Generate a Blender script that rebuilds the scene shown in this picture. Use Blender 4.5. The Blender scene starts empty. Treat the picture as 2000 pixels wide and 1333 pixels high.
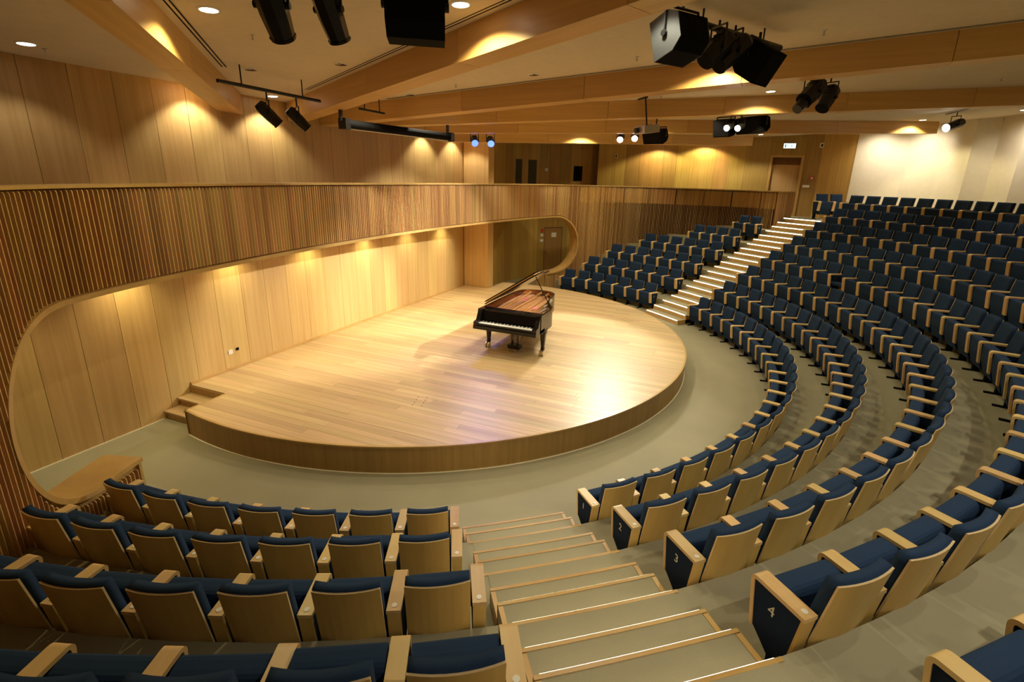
import bpy, bmesh, math, random
from mathutils import Vector, Matrix
random.seed(7)
PI = math.pi
SC = bpy.context.scene
COL = SC.collection
V = Vector

# ------------------------------------------------------------------ camera
cam_d = bpy.data.cameras.new('camera')
cam = bpy.data.objects.new('camera', cam_d); COL.objects.link(cam)
RX = V((0.380265, -0.924409, 0.029453)); RU = V((0.252269, 0.134306, 0.958291)); RF = V((0.889808, 0.356974, -0.284272))
CP = V((-10.5439, -6.4314, 4.2171))
cam.matrix_world = Matrix(((RX.x, RU.x, -RF.x, CP.x), (RX.y, RU.y, -RF.y, CP.y), (RX.z, RU.z, -RF.z, CP.z), (0, 0, 0, 1)))
cam_d.sensor_width = 36; cam_d.lens = 982.15 / 2000 * 36
cam_d.shift_x = -0.01469; cam_d.shift_y = -0.01403
cam_d.clip_start = 0.05; cam_d.clip_end = 200
SC.camera = cam
# ------------------------------------------------------------------ world and exposure
w = bpy.data.worlds.new('world'); SC.world = w; w.use_nodes = True
w.node_tree.nodes['Background'].inputs[0].default_value = (1.0, 0.8, 0.5, 1)
w.node_tree.nodes['Background'].inputs[1].default_value = 0.02
SC.view_settings.view_transform = 'Standard'; SC.view_settings.look = 'None'
SC.view_settings.exposure = 0.0; SC.view_settings.gamma = 1.0; SC.view_settings.use_curve_mapping = False
try:
    SC.cycles.max_bounces = 7; SC.cycles.diffuse_bounces = 4; SC.cycles.glossy_bounces = 3
    SC.cycles.caustics_reflective = False; SC.cycles.caustics_refractive = False
    SC.cycles.sample_clamp_indirect = 6; SC.cycles.use_denoising = True
except Exception: pass
WARM = (1.0, 0.93, 0.72); HALO = (1.0, 0.96, 0.82); YEL = (1.0, 0.86, 0.45)
P_DOWN = 140.0; P_WASH = 92.0; P_SOFFIT = 75.0; P_STAGE = 1250.0; P_WHITE = 150.0; E_LED = 8.0; P_HALL = 150.0

# ------------------------------------------------------------------ room numbers
YW = 2.3155; R1 = 7.458; DR = 0.944; DZ = 0.4373; HS = 0.441
def ceil_z(y): return 5.53 + 0.052 * (YW - y)
def row_r(k): return R1 + (k - 1) * DR
def edge_r(k): return R1 + 0.345 + (k - 2) * DR          # front edge of the tier of row k

# ------------------------------------------------------------------ helpers
def mat(name, col, rough=0.5, metal=0.0, emit=None, estr=0.0, coat=0.0):
    m = bpy.data.materials.new(name); m.use_nodes = True
    b = m.node_tree.nodes['Principled BSDF']
    b.inputs['Base Color'].default_value = (*col, 1); b.inputs['Roughness'].default_value = rough
    b.inputs['Metallic'].default_value = metal
    if coat: b.inputs['Coat Weight'].default_value = coat
    if emit:
        b.inputs['Emission Color'].default_value = (*emit, 1); b.inputs['Emission Strength'].default_value = estr
    return m
def grain(name, c1, c2, scale, rough=0.4, var=0.25, huevar=0.02, bump=0.02, spec=0.5, blotch=0.0):
    m = mat(name, c1, rough); nt = m.node_tree; N = nt.nodes; L = nt.links; b = N['Principled BSDF']
    tc = N.new('ShaderNodeTexCoord'); mp = N.new('ShaderNodeMapping'); mp.inputs['Scale'].default_value = scale
    oi = N.new('ShaderNodeObjectInfo'); mul = N.new('ShaderNodeMath'); mul.operation = 'MULTIPLY'; mul.inputs[1].default_value = 37.0
    L.new(oi.outputs['Random'], mul.inputs[0]); cmb = N.new('ShaderNodeCombineXYZ')
    for i in range(3): L.new(mul.outputs[0], cmb.inputs[i])
    L.new(tc.outputs['Object'], mp.inputs['Vector']); L.new(cmb.outputs[0], mp.inputs['Location'])
    no = N.new('ShaderNodeTexNoise'); no.inputs['Scale'].default_value = 1.0; no.inputs['Detail'].default_value = 5; no.inputs['Roughness'].default_value = 0.6
    L.new(mp.outputs[0], no.inputs['Vector'])
    cr = N.new('ShaderNodeValToRGB'); cr.color_ramp.elements[0].position = 0.3; cr.color_ramp.elements[1].position = 0.72
    cr.color_ramp.elements[0].color = (*c2, 1); cr.color_ramp.elements[1].color = (*c1, 1)
    L.new(no.outputs['Fac'], cr.inputs[0])
    hs = N.new('ShaderNodeHueSaturation'); L.new(cr.outputs[0], hs.inputs['Color'])
    mr = N.new('ShaderNodeMapRange'); mr.inputs['To Min'].default_value = 1 - var; mr.inputs['To Max'].default_value = 1 + var * 0.7
    L.new(oi.outputs['Random'], mr.inputs['Value']); L.new(mr.outputs[0], hs.inputs['Value'])
    m2 = N.new('ShaderNodeMath'); m2.operation = 'MULTIPLY'; m2.inputs[1].default_value = 7.77; L.new(oi.outputs['Random'], m2.inputs[0])
    fr = N.new('ShaderNodeMath'); fr.operation = 'FRACT'; L.new(m2.outputs[0], fr.inputs[0])
    mh = N.new('ShaderNodeMapRange'); mh.inputs['To Min'].default_value = 0.5 - huevar; mh.inputs['To Max'].default_value = 0.5 + huevar
    L.new(fr.outputs[0], mh.inputs['Value']); L.new(mh.outputs[0], hs.inputs['Hue'])
    L.new(hs.outputs[0], b.inputs['Base Color'])
    b.inputs['Specular IOR Level'].default_value = spec
    if bump:
        bp = N.new('ShaderNodeBump'); bp.inputs['Strength'].default_value = bump * 5; bp.inputs['Distance'].default_value = 0.003
        L.new(no.outputs['Fac'], bp.inputs['Height']); L.new(bp.outputs[0], b.inputs['Normal'])
    return m
def fabric(name, col, sc=260, var=0.25, rough=0.95):
    m = mat(name, col, rough); nt = m.node_tree; N = nt.nodes; L = nt.links; b = N['Principled BSDF']
    tc = N.new('ShaderNodeTexCoord'); no = N.new('ShaderNodeTexNoise'); no.inputs['Scale'].default_value = sc; no.inputs['Detail'].default_value = 3
    n2 = N.new('ShaderNodeTexNoise'); n2.inputs['Scale'].default_value = 1.3; n2.inputs['Detail'].default_value = 4
    L.new(tc.outputs['Object'], no.inputs['Vector']); L.new(tc.outputs['Object'], n2.inputs['Vector'])
    ad = N.new('ShaderNodeMath'); ad.operation = 'ADD'; L.new(no.outputs['Fac'], ad.inputs[0]); L.new(n2.outputs['Fac'], ad.inputs[1])
    mr = N.new('ShaderNodeMapRange'); mr.inputs['From Min'].default_value = 0.6; mr.inputs['From Max'].default_value = 1.4
    mr.inputs['To Min'].default_value = 1 - var; mr.inputs['To Max'].default_value = 1 + var; L.new(ad.outputs[0], mr.inputs['Value'])
    hs = N.new('ShaderNodeHueSaturation'); hs.inputs['Color'].default_value = (*col, 1); L.new(mr.outputs[0], hs.inputs['Value'])
    L.new(hs.outputs[0], b.inputs['Base Color'])
    b.inputs['Specular IOR Level'].default_value = 0.2
    bp = N.new('ShaderNodeBump'); bp.inputs['Strength'].default_value = 0.15; bp.inputs['Distance'].default_value = 0.002
    L.new(no.outputs['Fac'], bp.inputs['Height']); L.new(bp.outputs[0], b.inputs['Normal'])
    return m
M = {}
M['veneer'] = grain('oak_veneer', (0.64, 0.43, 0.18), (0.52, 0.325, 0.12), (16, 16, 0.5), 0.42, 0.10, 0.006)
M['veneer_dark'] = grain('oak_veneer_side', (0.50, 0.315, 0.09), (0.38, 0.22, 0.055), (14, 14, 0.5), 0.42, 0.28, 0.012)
M['beam'] = grain('beam_veneer', (0.74, 0.46, 0.16), (0.62, 0.36, 0.115), (0.5, 14, 14), 0.4, 0.12, 0.006)
M['trim'] = grain('oak_trim', (0.54, 0.345, 0.115), (0.43, 0.255, 0.08), (3, 3, 3), 0.35, 0.08, 0.004)
M['slat'] = grain('slat_wood', (0.70, 0.45, 0.20), (0.55, 0.325, 0.125), (25, 25, 0.7), 0.5, 0.25, 0.016)
M['backing'] = grain('slat_backing', (0.20, 0.085, 0.028), (0.15, 0.06, 0.02), (10, 10, 1), 0.7, 0.1, 0.0)
M['backing_dark'] = mat('dark_backing', (0.02, 0.012, 0.008), 0.9)
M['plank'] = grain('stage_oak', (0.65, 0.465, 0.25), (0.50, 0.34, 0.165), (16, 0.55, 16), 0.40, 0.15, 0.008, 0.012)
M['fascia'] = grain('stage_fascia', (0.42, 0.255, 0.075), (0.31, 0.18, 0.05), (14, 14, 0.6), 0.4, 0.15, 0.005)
M['carpet'] = fabric('carpet_beige', (0.315, 0.288, 0.195), 180, 0.10)
M['tread'] = fabric('carpet_tread', (0.315, 0.288, 0.195), 180, 0.10)
M['blue'] = fabric('navy_fabric', (0.017, 0.038, 0.088), 300, 0.15)
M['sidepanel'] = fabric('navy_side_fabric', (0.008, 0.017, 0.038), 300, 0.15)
M['ply'] = grain('beech_ply', (0.66, 0.44, 0.13), (0.57, 0.365, 0.10), (7, 7, 0.8), 0.38, 0.10, 0.004)
M['arm'] = grain('beech_arm', (0.70, 0.49, 0.225), (0.60, 0.40, 0.165), (9, 1.2, 1.2), 0.35, 0.20, 0.01)
M['plyedge'] = mat('ply_edge', (0.80, 0.60, 0.33), 0.4)
M['black'] = mat('black_metal', (0.012, 0.011, 0.010), 0.35, 0.3)
M['black_matt'] = mat('black_matt', (0.006, 0.0055, 0.005), 0.9); M['black_matt'].node_tree.nodes['Principled BSDF'].inputs['Specular IOR Level'].default_value = 0.12
M['grey'] = mat('speaker_grey', (0.030, 0.032, 0.030), 0.6)
M['silver'] = mat('silver', (0.55, 0.52, 0.46), 0.3, 0.8)
M['piano'] = mat('piano_black', (0.006, 0.005, 0.005), 0.10, 0.0)
M['piano_in'] = grain('piano_rim_inside', (0.50, 0.16, 0.04), (0.36, 0.10, 0.025), (1, 1, 12), 0.25, 0.05, 0)
M['gold'] = mat('gold_plate', (0.75, 0.42, 0.14), 0.28, 0.75)
M['sound'] = grain('soundboard', (0.62, 0.30, 0.10), (0.48, 0.21, 0.06), (2, 22, 2), 0.35, 0.05, 0)
M['red'] = mat('red_felt', (0.55, 0.10, 0.12), 0.9)
M['pinkstr'] = mat('copper_strings', (0.72, 0.36, 0.24), 0.35, 0.6)
M['brass'] = mat('brass', (0.80, 0.62, 0.34), 0.35, 0.7)
M['ivory'] = mat('white_key', (0.85, 0.82, 0.75), 0.25)
def plaster(name, col):
    m = fabric(name, col, 9, 0.05, 0.85); return m
M['ceiling'] = plaster('ceiling_plaster', (0.72, 0.61, 0.46))
M['white'] = plaster('white_plaster', (0.78, 0.72, 0.60))
M['plastic'] = mat('white_plastic', (0.78, 0.74, 0.66), 0.4)
M['redp'] = mat('red_plastic', (0.55, 0.04, 0.03), 0.4)
M['lamp'] = mat('lamp_glow', (1, 1, 1), 0.5, emit=(1.0, 0.9, 0.72), estr=14)
M['led'] = mat('led_strip', (1, 1, 1), 0.5, emit=(1.0, 0.86, 0.58), estr=E_LED)
M['lens'] = mat('lit_lens', (1, 1, 1), 0.5, emit=(1.0, 0.92, 0.85), estr=22)
M['bluelens'] = mat('blue_lens', (0.1, 0.2, 1), 0.5, emit=(0.06, 0.13, 1.0), estr=4)
M['sign'] = mat('sign_glow', (0.9, 1, 1), 0.5, emit=(0.80, 0.97, 1.0), estr=2.2)
M['signgreen'] = mat('sign_green', (0.02, 0.35, 0.30), 0.5, emit=(0.03, 0.45, 0.42), estr=0.6)
M['line'] = mat('white_line', (0.80, 0.74, 0.58), 0.6)
M['glassdark'] = mat('dark_lens', (0.008, 0.008, 0.010), 0.35, 0.0)

def obj(name, me, m=None, parent=None, smooth=False):
    if isinstance(me, bmesh.types.BMesh):
        bmesh.ops.recalc_face_normals(me, faces=me.faces)
        d = bpy.data.meshes.new(name); me.to_mesh(d); me.free(); me = d
    if m is not None and not me.materials:
        for mm in (m if isinstance(m, (list, tuple)) else [m]): me.materials.append(mm)
    if smooth:
        for p in me.polygons: p.use_smooth = True
    o = bpy.data.objects.new(name, me); COL.objects.link(o)
    if parent: o.parent = parent
    return o
def empty(name, loc=(0, 0, 0), rz=0):
    o = bpy.data.objects.new(name, None); COL.objects.link(o); o.location = loc; o.rotation_euler = (0, 0, rz); o.empty_display_size = 0.1; return o
def tag(o, label, cat, group=None):
    o['label'] = label; o['category'] = cat
    if group: o['group'] = group
    return o
def struct(o, label=None):
    o['kind'] = 'structure'
    if label: o['label'] = label
    return o
def box(bm, x0, x1, y0, y1, z0, z1, mi=0, mx=None):
    vs = [bm.verts.new(mx @ V(p) if mx else V(p)) for p in ((x0, y0, z0), (x1, y0, z0), (x1, y1, z0), (x0, y1, z0), (x0, y0, z1), (x1, y0, z1), (x1, y1, z1), (x0, y1, z1))]
    for f in ((0, 3, 2, 1), (4, 5, 6, 7), (0, 1, 5, 4), (1, 2, 6, 5), (2, 3, 7, 6), (3, 0, 4, 7)):
        fc = bm.faces.new([vs[i] for i in f]); fc.material_index = mi
    return vs
def prism(bm, pts, fa, fb, mi=0):
    """closed polygon pts -> faces at fa(p), fb(p)"""
    a = [bm.verts.new(fa(p)) for p in pts]; b = [bm.verts.new(fb(p)) for p in pts]; n = len(pts)
    bm.faces.new(a).material_index = mi; bm.faces.new(b[::-1]).material_index = mi
    for i in range(n): bm.faces.new((a[i], a[(i + 1) % n], b[(i + 1) % n], b[i])).material_index = mi
def zprism(bm, pts, z0, z1, mi=0):
    prism(bm, pts, lambda p: V((p[0], p[1], z0)), lambda p: V((p[0], p[1], z1)), mi)
def tube(bm, a, b, r, n=12, r2=None, mi=0, caps=True):
    a = V(a); b = V(b); d = (b - a).normalized(); u = d.orthogonal().normalized(); v = d.cross(u); r2 = r if r2 is None else r2
    A = [bm.verts.new(a + (u * math.cos(t) + v * math.sin(t)) * r) for t in [2 * PI * i / n for i in range(n)]]
    B = [bm.verts.new(b + (u * math.cos(t) + v * math.sin(t)) * r2) for t in [2 * PI * i / n for i in range(n)]]
    for i in range(n): bm.faces.new((A[i], A[(i + 1) % n], B[(i + 1) % n], B[i])).material_index = mi
    if caps: bm.faces.new(A[::-1]).material_index = mi; bm.faces.new(B).material_index = mi
def polytube(bm, pts, r, n=8):
    for a, b in zip(pts[:-1], pts[1:]): tube(bm, a, b, r, n)
def sweep(bm, pts, t, w0, w1, mi=0, closed=False):
    """ribbon of thickness t along 2D path pts (y,z), extruded in x from w0 to w1"""
    L_, R_ = [], []
    n = len(pts)
    for i in range(n):
        p = V(pts[i]); a = V(pts[max(i - 1, 0)]); b = V(pts[min(i + 1, n - 1)]); d = (b - a).normalized(); nn = V((-d.y, d.x))
        L_.append(p + nn * t / 2); R_.append(p - nn * t / 2)
    poly = L_ + R_[::-1]
    A = [bm.verts.new((w0, p.x, p.y)) for p in poly]; B = [bm.verts.new((w1, p.x, p.y)) for p in poly]
    m_ = len(poly)
    for i in range(n - 1):
        j = m_ - 1 - i
        for S, fl in ((A, 0), (B, 1)):
            q = (S[i], S[i + 1], S[j - 1], S[j]); bm.faces.new(q if fl else q[::-1]).material_index = mi
    for i in range(m_): bm.faces.new((A[i], A[(i + 1) % m_], B[(i + 1) % m_], B[i])).material_index = mi
def bevel(bm, off, seg=2, ang=0.5):
    es = [e for e in bm.edges if len(e.link_faces) == 2 and e.calc_face_angle(0) > ang]
    bmesh.ops.bevel(bm, geom=es, offset=off, segments=seg, affect='EDGES', profile=0.5)
def spot(name, loc, target, power, size=100, blend=0.6, col=WARM, rad=0.05, parent=None):
    l = bpy.data.lights.new(name, 'SPOT'); l.energy = power; l.color = col; l.spot_size = math.radians(size); l.spot_blend = blend; l.shadow_soft_size = rad
    o = bpy.data.objects.new(name, l); COL.objects.link(o); o.location = loc
    o.rotation_euler = (V(target) - V(loc)).to_track_quat('-Z', 'Y').to_euler()
    return o

# ------------------------------------------------------------------ facade curve
FP = [(-10.66, -7.70), (-11.02, -7.0), (-11.15, -6.2), (-11.0, -4.9), (-10.7, -3.1), (-9.95, -1.85), (-8.95, -1.05), (-7.6, -.1), (-5.5, .45), (-3, .8), (0, .95),
      (3, .8), (5.5, .45), (7.6, -.1), (8.95, -1.05), (9.95, -1.85), (10.7, -3.1), (11.0, -4.9), (11.15, -6.2), (11.02, -7.0), (10.66, -7.70)]
def catmull(P, n=16):
    P = [V(p) for p in P]; P = [2 * P[0] - P[1]] + P + [2 * P[-1] - P[-2]]; out = []
    for i in range(1, len(P) - 2):
        a, b, c, d = P[i - 1:i + 3]
        for j in range(n):
            t = j / n; out.append(0.5 * ((2 * b) + (c - a) * t + (2 * a - 5 * b + 4 * c - d) * t * t + (-a + 3 * b - 3 * c + d) * t ** 3))
    out.append(P[-2]); return out
FD = catmull(FP)
FS = [0.0]
for a, b in zip(FD[:-1], FD[1:]): FS.append(FS[-1] + (b - a).length)
half = FS[-1] / 2; FS = [s - half for s in FS]
import bisect
def Fat(s, d=0.0):
    i = min(max(bisect.bisect(FS, s) - 1, 0), len(FD) - 2); t = (s - FS[i]) / (FS[i + 1] - FS[i]); p = FD[i].lerp(FD[i + 1], t)
    i0 = max(i - 1, 0); i1 = min(i + 2, len(FD) - 1); tg = (FD[i1] - FD[i0]).normalized(); n = V((-tg.y, tg.x))
    return p + n * d, tg
def s_at_x(x):
    lo, hi = 0.0, half
    for _ in range(50):
        mid = (lo + hi) / 2
        if Fat(mid)[0].x < abs(x): lo = mid
        else: hi = mid
    return lo if x >= 0 else -lo
def F_cross(R):
    """point on the right branch of the facade at radius R from the centre (x>0)"""
    for p, q in zip(FD[len(FD) // 2:-1], FD[len(FD) // 2 + 1:]):
        if p.length <= R <= q.length: return p.lerp(q, (R - p.length) / (q.length - p.length))
    return None
RO = 1.035; ZO = 1.785; S_OUT = s_at_x(8.58); S_C = S_OUT - RO; S_END = s_at_x(7.25); ZTOP = 2.82; ZBENCH = 0.75; FTOP = 3.98
def opening(s):
    a = abs(s)
    if a >= S_OUT: return None
    if a > S_C:
        h = math.sqrt(max(RO * RO - (a - S_C) ** 2, 0)); return (ZO - h, ZO + h)
    if a > S_END: return (ZBENCH, ZTOP)
    return (0.0, ZTOP)
def tier_z(x, y):
    R = math.hypot(x, y); z = 0.0
    for k in range(2, 9):
        if R > edge_r(k): z = (k - 1) * DZ
    return z

# ------------------------------------------------------------------ floor, tiers, ceiling
bm = bmesh.new(); vs = [bm.verts.new((x, y, 0)) for x, y in ((-14.5, -19), (14.5, -19), (14.5, 3.6), (-14.5, 3.6))]; bm.faces.new(vs)
struct(obj('floor', bm, M['carpet']), 'beige carpeted floor around the stage')
def ang_pts(R, a0, a1, n=96): return [(R * math.cos(a0 + (a1 - a0) * i / n), R * math.sin(a0 + (a1 - a0) * i / n)) for i in range(n + 1)]
for k in range(2, 9):
    ri = edge_r(k); ro = edge_r(k + 1) if k < 8 else 17.2
    if k < 8: ro += 0.04
    pi_, po = F_cross(ri), F_cross(ro)
    if k == 7: pi_ = V((11.3, -7.1)).normalized() * ri if pi_ is None else pi_
    if pi_ is None: ai = math.radians(-32)
    else: ai = math.atan2(pi_.y, pi_.x)
    if k == 8: ai = math.radians(-33.7); ao = math.radians(-30.5)
    else: ao = math.atan2(po.y, po.x) if po is not None else math.radians(-35)
    if k == 6 or k == 7: ao = math.atan2(-7.9, 11.3)
    P = ang_pts(ri, ai, -PI - ai) + ang_pts(ro, ao, -PI - ao)[::-1]
    bm = bmesh.new(); n = 97
    A = [bm.verts.new((p[0], p[1], (k - 2) * DZ - 0.001)) for p in P]; B = [bm.verts.new((p[0], p[1], (k - 1) * DZ)) for p in P]
    for i in range(n - 1):
        j = 2 * n - 1 - i
        bm.faces.new((B[i], B[i + 1], B[j - 1], B[j])); bm.faces.new((A[i], A[j], A[j - 1], A[i + 1]))
    for i in range(2 * n): bm.faces.new((A[i], A[(i + 1) % (2 * n)], B[(i + 1) % (2 * n)], B[i]))
    struct(obj('seating_tier', bm, M['carpet']), 'beige carpeted seating tier, %s step up from the stage floor' % ['', '', 'first', 'second', 'third', 'fourth', 'fifth', 'sixth', 'seventh and highest'][k])
bm = bmesh.new()
cp = [(-14.6, -19.2), (14.6, -19.2), (14.6, 3.7), (-14.6, 3.7)]
prism(bm, cp, lambda p: V((p[0], p[1], ceil_z(p[1]))), lambda p: V((p[0], p[1], ceil_z(p[1]) + 0.15)))
struct(obj('ceiling', bm, M['ceiling']), 'plain plaster ceiling rising gently away from the stage')

# ------------------------------------------------------------------ walls built of veneer panels
def wall_panels(parent, pts, z0, m, width, thick=0.04, skip=None, ztop=None, gap=0.006, mdark=None):
    """vertical veneer panels along polyline pts, each a part"""
    P = [V(p) for p in pts]; acc = [0.0]
    for a, b in zip(P[:-1], P[1:]): acc.append(acc[-1] + (b - a).length)
    tot = acc[-1]
    def at(s):
        i = min(max(bisect.bisect(acc, s) - 1, 0), len(P) - 2); t = (s - acc[i]) / (acc[i + 1] - acc[i]); return P[i].lerp(P[i + 1], t)
    s = 0.0
    while s < tot - 0.02:
        wd = width if not isinstance(width, (list, tuple)) else random.choice(width)
        e = min(s + wd, tot); a, b = at(s + gap / 2), at(e - gap / 2); mid = (a + b) / 2
        d = (b - a).normalized(); n = V((-d.y, d.x)) * thick
        zb = z0
        if skip: zb = skip(mid, a, b, z0)
        if zb is not None:
            bm = bmesh.new(); q = [a, b, b + n, a + n]
            zt = (lambda p: ceil_z(p.y)) if ztop is None else (lambda p: ztop)
            prism(bm, q, lambda p: V((p.x, p.y, zb)), lambda p: V((p.x, p.y, zt(p))))
            obj('panel', bm, m, parent)
        s = e
def base_wall(name, pts, z0=0.0, m=None, off=0.05, thick=0.1, label=None):
    bm = bmesh.new(); P = [V(p) for p in pts]
    L_, R_ = [], []
    for i, p in enumerate(P):
        a = P[max(i - 1, 0)]; b = P[min(i + 1, len(P) - 1)]; d = (b - a).normalized(); n = V((-d.y, d.x))
        L_.append(p + n * off); R_.append(p + n * (off + thick))
    for i in range(len(P) - 1):
        q = [L_[i], L_[i + 1], R_[i + 1], R_[i]]
        prism(bm, q, lambda p: V((p.x, p.y, z0)), lambda p: V((p.x, p.y, ceil_z(p.y) + 0.02)))
    o = struct(obj(name, bm, m or M['backing']), label); return o
# stage wall: panels run along +x seen from the audience; normal n=(0,1) points behind
wb = base_wall('wall_back', [(-10.6, YW), (5.04, YW)], label='straight wall of oak veneer panels behind the stage')
def sk(mid, a, b, z0): return HS + 0.002 if (mid.x > -5.04 and mid.x < 5.1) else z0
wall_panels(wb, [(-6.4807 - 0.545 * 7, YW), (5.04, YW)], 0.0, M['veneer'], 0.545, skip=sk)
wp = base_wall('wall_pilaster', [(5.04, YW - 0.02), (5.04, 1.36), (5.45, 1.36), (5.45, 2.5)][::1], m=M['veneer'], off=-0.0, thick=0.04, label='short oak return wall beside the stage')
# outer curved wall behind the far end of the slatted screen
OW = catmull([(5.3, 2.42), (7.0, 2.40), (8.1, 2.27), (9.25, 1.98), (10.45, 1.28), (11.5, 0.25), (11.98, -0.42)], 8)
w2 = base_wall('wall_recess', [tuple(p) for p in OW], label='curved oak wall of the dark recess right of the stage')
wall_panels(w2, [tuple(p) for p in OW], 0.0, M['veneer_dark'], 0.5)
OW2 = catmull([(11.55, -0.62), (11.9, -1.7), (12.15, -3.0), (12.3, -4.5), (12.35, -6.0), (12.3, -7.32)], 6)
OW3 = [(12.3, -8.52), (12.1, -9.3), (11.68, -10.08)]
w3 = base_wall('wall_right', [tuple(p) for p in OW2] + [(12.28, -7.40)], label='curved side wall of alternating oak panels beyond the slatted screen')
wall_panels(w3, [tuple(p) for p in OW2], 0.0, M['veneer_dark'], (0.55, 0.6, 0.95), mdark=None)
bm = bmesh.new(); prism(bm, [(11.55, -0.62), (12.0, -0.42), (12.05, -0.55), (11.62, -0.75)], lambda p: V((p[0], p[1], 0)), lambda p: V((p[0], p[1], ceil_z(p[1])))); obj('return_panel', bm, M['veneer_dark'], w3)
w4 = base_wall('wall_right_end', OW3, z0=0.0, label='oak panelled wall between the exit door and the white wall')
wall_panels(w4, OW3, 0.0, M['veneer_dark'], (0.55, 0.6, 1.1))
# over-door panel and door
ZL = 7 * DZ
bm = bmesh.new(); prism(bm, [(12.3, -7.32), (12.3, -8.52), (12.36, -8.52), (12.36, -7.32)], lambda p: V((p[0], p[1], ZL + 2.28)), lambda p: V((p[0], p[1], ceil_z(p[1]))))
obj('panel', bm, M['veneer_dark'], w4)
dr = struct(empty('door_1', (12.3, -7.92, ZL)), 'oak veneered exit door with recessed dark head')
bm = bmesh.new()
box(bm, -0.05, 0.10, 0.50, 0.60, 0, 2.28); box(bm, -0.05, 0.10, -0.60, -0.50, 0, 2.28); box(bm, -0.05, 0.10, -0.499, 0.499, 2.20, 2.28); obj('door_frame', bm, M['trim'], dr)
bm = bmesh.new(); box(bm, 0.12, 0.17, -0.499, 0.499, 0.005, 1.93); obj('door_leaf', bm, M['veneer'], dr)
bm = bmesh.new(); box(bm, 0.14, 0.2, -0.499, 0.499, 1.93, 2.199); obj('transom', bm, M['backing'], dr)
bm = bmesh.new(); tube(bm, (0.115, -0.42, 1.0), (0.06, -0.42, 1.0), 0.012); tube(bm, (0.07, -0.42, 1.0), (0.07, -0.30, 1.0), 0.010); obj('door_handle', bm, M['silver'], dr)
# white wall with folded returns
WW = [(11.68, -10.08), (11.2, -11.5), (10.45, -12.25), (9.62, -12.75), (9.60, -13.35), (8.75, -13.62), (8.70, -14.15), (6.2, -14.75), (3.2, -15.6), (0, -15.9), (-4.5, -15.5), (-8.5, -13.9)]
ww = base_wall('wall_rear', WW, m=M['white'], off=0.0, thick=0.12, label='white plaster rear wall folded into shallow vertical returns')
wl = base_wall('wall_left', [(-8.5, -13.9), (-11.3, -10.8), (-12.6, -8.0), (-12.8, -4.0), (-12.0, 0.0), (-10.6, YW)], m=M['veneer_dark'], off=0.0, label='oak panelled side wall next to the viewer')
# skirting line
bm = bmesh.new(); box(bm, -10.6, -5.56, YW - 0.018, YW - 0.001, 0.0, 0.014); struct(obj('baseboard_back', bm, M['line']))
bm = bmesh.new(); box(bm, -5.02, 5.0, YW - 0.03, YW - 0.001, HS + 0.002, HS + 0.05); struct(obj('baseboard_stage', bm, M['trim']))

# ------------------------------------------------------------------ slatted screen
fac = struct(empty('wall_screen', (0, 0, 0)), 'curved oak slat screen with a long round-ended opening over the stage')
STEP = 0.06; slat_recs = []
s = -half + 0.03
while s < half - 0.02:
    p, tg = Fat(s); zb = tier_z(p.x, p.y) - 0.0 if abs(s) > S_END else 0.0
    op = opening(s)
    def add(z0, z1):
        if z1 - z0 > 0.08: slat_recs.append((s, p, tg, z0, z1))
    if op is None:
        # keep clear of the trim around the tip of the round end
        add(zb, FTOP - 0.02)
    else:
        add(op[1] + 0.075, FTOP - 0.02)
        if abs(s) > S_END + 0.05: add(zb, op[0] - 0.12)
    s += STEP
def slat_bm(bm, p, tg, z0, z1, wd=0.020, dp=0.045):
    n = V((-tg.y, tg.x)); c = p
    def P3(u, v, z): q = c + tg * u + n * v; return V((q.x, q.y, z))
    h = wd / 2; f = 0.012
    prof = [(-h, 0.0), (-h * 0.5, -dp), (h * 0.5, -dp), (h, 0.0)]
    rows = []
    for z, sh in ((z0, 0), (z1 - f * 1.6, 0), (z1, f)):
        rows.append([bm.verts.new(P3(u, v + (sh if v < 0 else 0), z)) for u, v in prof])
    for a, b in zip(rows[:-1], rows[1:]):
        for i in range(4): bm.faces.new((a[i], a[(i + 1) % 4], b[(i + 1) % 4], b[i]))
    bm.faces.new(rows[0][::-1]); bm.faces.new(rows[-1])
def seen(p):
    d = V((p.x, p.y, 3.0)) - CP; z = d.dot(RF)
    return z > 0.2 and -150 < 1029 + 982 * d.dot(RX) / z < 2100
vis = sorted([r for r in slat_recs if seen(r[1])], key=lambda r: (V((r[1].x, r[1].y, 3)) - CP).length)
near = set(id(r) for r in vis[:300])
for r in vis[:300]:
    bm = bmesh.new(); slat_bm(bm, *r[1:]); obj('slat', bm, M['slat'], fac)
rest = [r for r in slat_recs if id(r) not in near]
tones = [M['slat'], grain('slat_wood_pale', (0.68, 0.44, 0.19), (0.54, 0.32, 0.12), (25, 25, 0.7), 0.5, 0.0, 0.0), grain('slat_wood_red', (0.52, 0.29, 0.11), (0.40, 0.20, 0.07), (25, 25, 0.7), 0.5, 0.0, 0.0)]
bms = [bmesh.new() for _ in range(3)]
for r in rest: slat_bm(random.choice(bms), *r[1:])
for b_, t_ in zip(bms, tones):
    o = obj('slat_run', b_, t_, fac); o['kind'] = 'stuff'
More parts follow.
